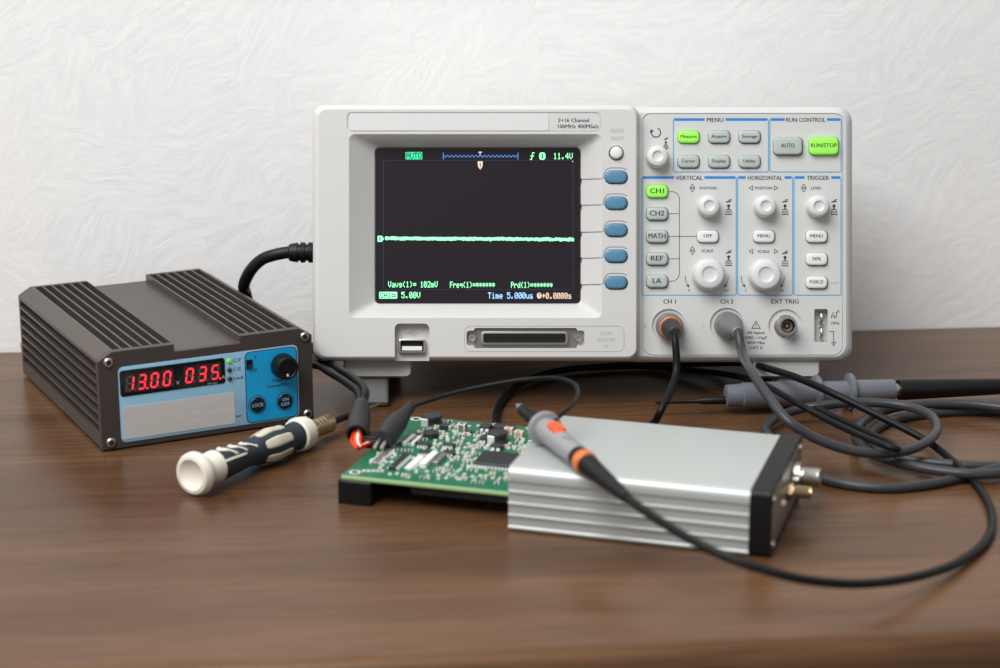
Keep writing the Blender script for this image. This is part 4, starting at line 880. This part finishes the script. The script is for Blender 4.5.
coil = [G(*t) for t in ((753, 374, .043), (768, 396, .037), (788, 421, .029), (815, 438, .021), (845, 449, .0155), (875, 453.5, .013), (905, 451, .012), (928, 441, .012), (937, 428, .012), (928, 414, .012), (905, 406, .0125), (870, 402.5, .013), (830, 404.5, .012), (800, 409, .009), (778, 417, .006), (766, 428, .0045), (772, 440, .004),
        (792, 462, .0035), (815, 476, .0027), (850, 485, .0027), (890, 488, .0027), (930, 484, .0027), (970, 475, .0034), (1005, 466, .006), (1040, 450, .007), (1046, 428, .007), (1020, 412, .0075), (985, 405.5, .0080), (945, 403.5, .0080), (905, 406, .0075), (875, 414, .007), (858, 428, .007), (857, 441, .007), (870, 453, .0065), (900, 463, .006), (940, 471, .006), (985, 474, .006), (1030, 466, .004), (1066, 448, .0027), (1062, 426, .0027), (1020, 414, .0027), (975, 411, .0027), (935, 413, .0027), (897, 419, .0027), (872, 432, .0027), (872, 446, .0027), (895, 457, .0027), (935, 463, .003), (985, 466, .003), (1040, 463, .0027), (1085, 445, .003), (1090, 420, .005), (1070, 408, .007))] + [ke + KD * .008, ke, ke - KD * .004]
mk('cable', *tube([e2 - d2 * .008, e2, sw(Fp(741.5, 351, -.0275))] + coil, .0026, 14, 8), M_gcable, pg, 60, 'coiled grey cable')
mk('ground_lead', *tube([G(*t) for t in ((590, 368, .0025), (640, 366.5, .0025), (690, 370, .005), (730, 375, .009), (748, 379, .013), (768, 386.5, .0185), (795, 402, .0205), (830, 421, .0165), (866, 438, .0175), (888, 446.5, .0185), (897, 449, .0175), (893, 444, .0160), (872, 434.5, .0145), (845, 422, .0145), (815, 408, .0155))], .0018, 12, 8), M_rubber, pg, 60, 'thin black ground lead')

# ------------------------------------------------------------------ mains cord of the oscilloscope
j0 = sw(Fp(323, 252.5, .050)); dx_ = Vector((-1, 0, 0))
mc = thing('mains_lead', 'black mains cord plugged into the side of the oscilloscope', 'cord', (j0.x, j0.y, 0), (0, 0, 0), (j0.x, j0.y, 0))
pl = [(-.012, .0060), (.002, .0062)]
for k in range(3): pl += [(.004 + .0045 * k, .0062), (.0042 + .0045 * k, .0050), (.0058 + .0045 * k, .0050), (.006 + .0045 * k, .0060)]
mk('plug', *lathe([(-.016, .006)] + pl[1:] + [(.0195, .0052), (.0205, .0040)], j0, dx_, 20), M_black, mc, 35, 'ribbed black plug')
jy = j0.y
def at_y(px, py, y): 
    u, v = (px - 500) / FPX, -(py - 334) / FPX; d = Vector((u, CP + v * SP, -SP + v * CP)); return CAMP + d * (y / d.y)
mk('cable', *tube([j0 + dx_ * .015, j0 + dx_ * .021, at_y(276, 254.5, jy), at_y(262, 259.5, jy + .002), at_y(251, 270, jy + .004), at_y(244, 285, jy + .010), Vector((-.1545, jy + .018, .048)), Vector((-.1500, jy + .024, .026)), Vector((-.136, jy + .032, .008)), Vector((-.105, 1.188, .004)), Vector((-.03, 1.197, .004)), Vector((.08, 1.207, .004))], .0036, 14, 8), M_black, mc, 60)

# ------------------------------------------------------------------ output lead from supply to board
lead = thing('power_lead', 'black sleeved power lead with red and orange wires feeding the green board', 'power lead', G(358, 430, 0), (0, 0, 0), G(358, 430, 0))
L0, L1 = G(362, 402, .0300), G(357, 434, .0215)
LD = (L1 - L0).normalized(); LL = (L1 - L0).length
mk('sleeve', *lathe([(0, .0030), (.0006, .0036), (LL * .2, .0046), (LL * .5, .0056), (LL * .85, .0060), (LL, .0058), (LL + .0002, .0048), (LL - .004, .0046), (LL - .004, 0)], L0, LD, 24), M_boot, lead, 35, 'dark heat-shrink sleeve')
for s_ in (0, 1):
    o_ = Vector((.0020 * (s_ * 2 - 1), 0, .0008 * s_))
    mk('cable', *tube([Vector((-.166, 1.184, .010)) + o_, Vector((-.142, 1.140, .010)) + o_, Vector((-.124, 1.095, .016)) + o_, G(319.5, 365, .022) + o_ * 1.6, G(336, 373, .027) + o_ * 1.6, G(352, 383, .030) + o_ * 1.4, G(362, 393, .031) + o_ * .9, L0 + o_ * .4, L0 + LD * .003], .0022, 10, 8), M_rubber, lead, 60)
tgt = PO + Vector((cy * (xk - .003) - sy * (yk - .003), sy * (xk - .003) + cy * (yk - .003), 0)); tgt.z = ZB + .004
for k, (m_, nm) in enumerate(((M_red, 'red wire'), (M_owire, 'orange wire'), (M_wpl, 'white wire'), (M_red, 'red wire'))):
    o_ = Vector((-.0018 + .0012 * k, .0006 * (k % 2), 0))
    en = G(357.5 + 1.2 * k, 446 + (3 if k == 0 else 0), ZB + .003 + (.001 if k else -.001))
    mk('wire', *tube([L1 - LD * .006 + o_, L1 + o_, L1 + LD * .004 + o_ * 1.3 + Vector((0, -.001, -.001)), en, tgt + Vector((.002 * k * .6, .0, -.001))], .0008, 8, 6), m_, lead, 60, nm)
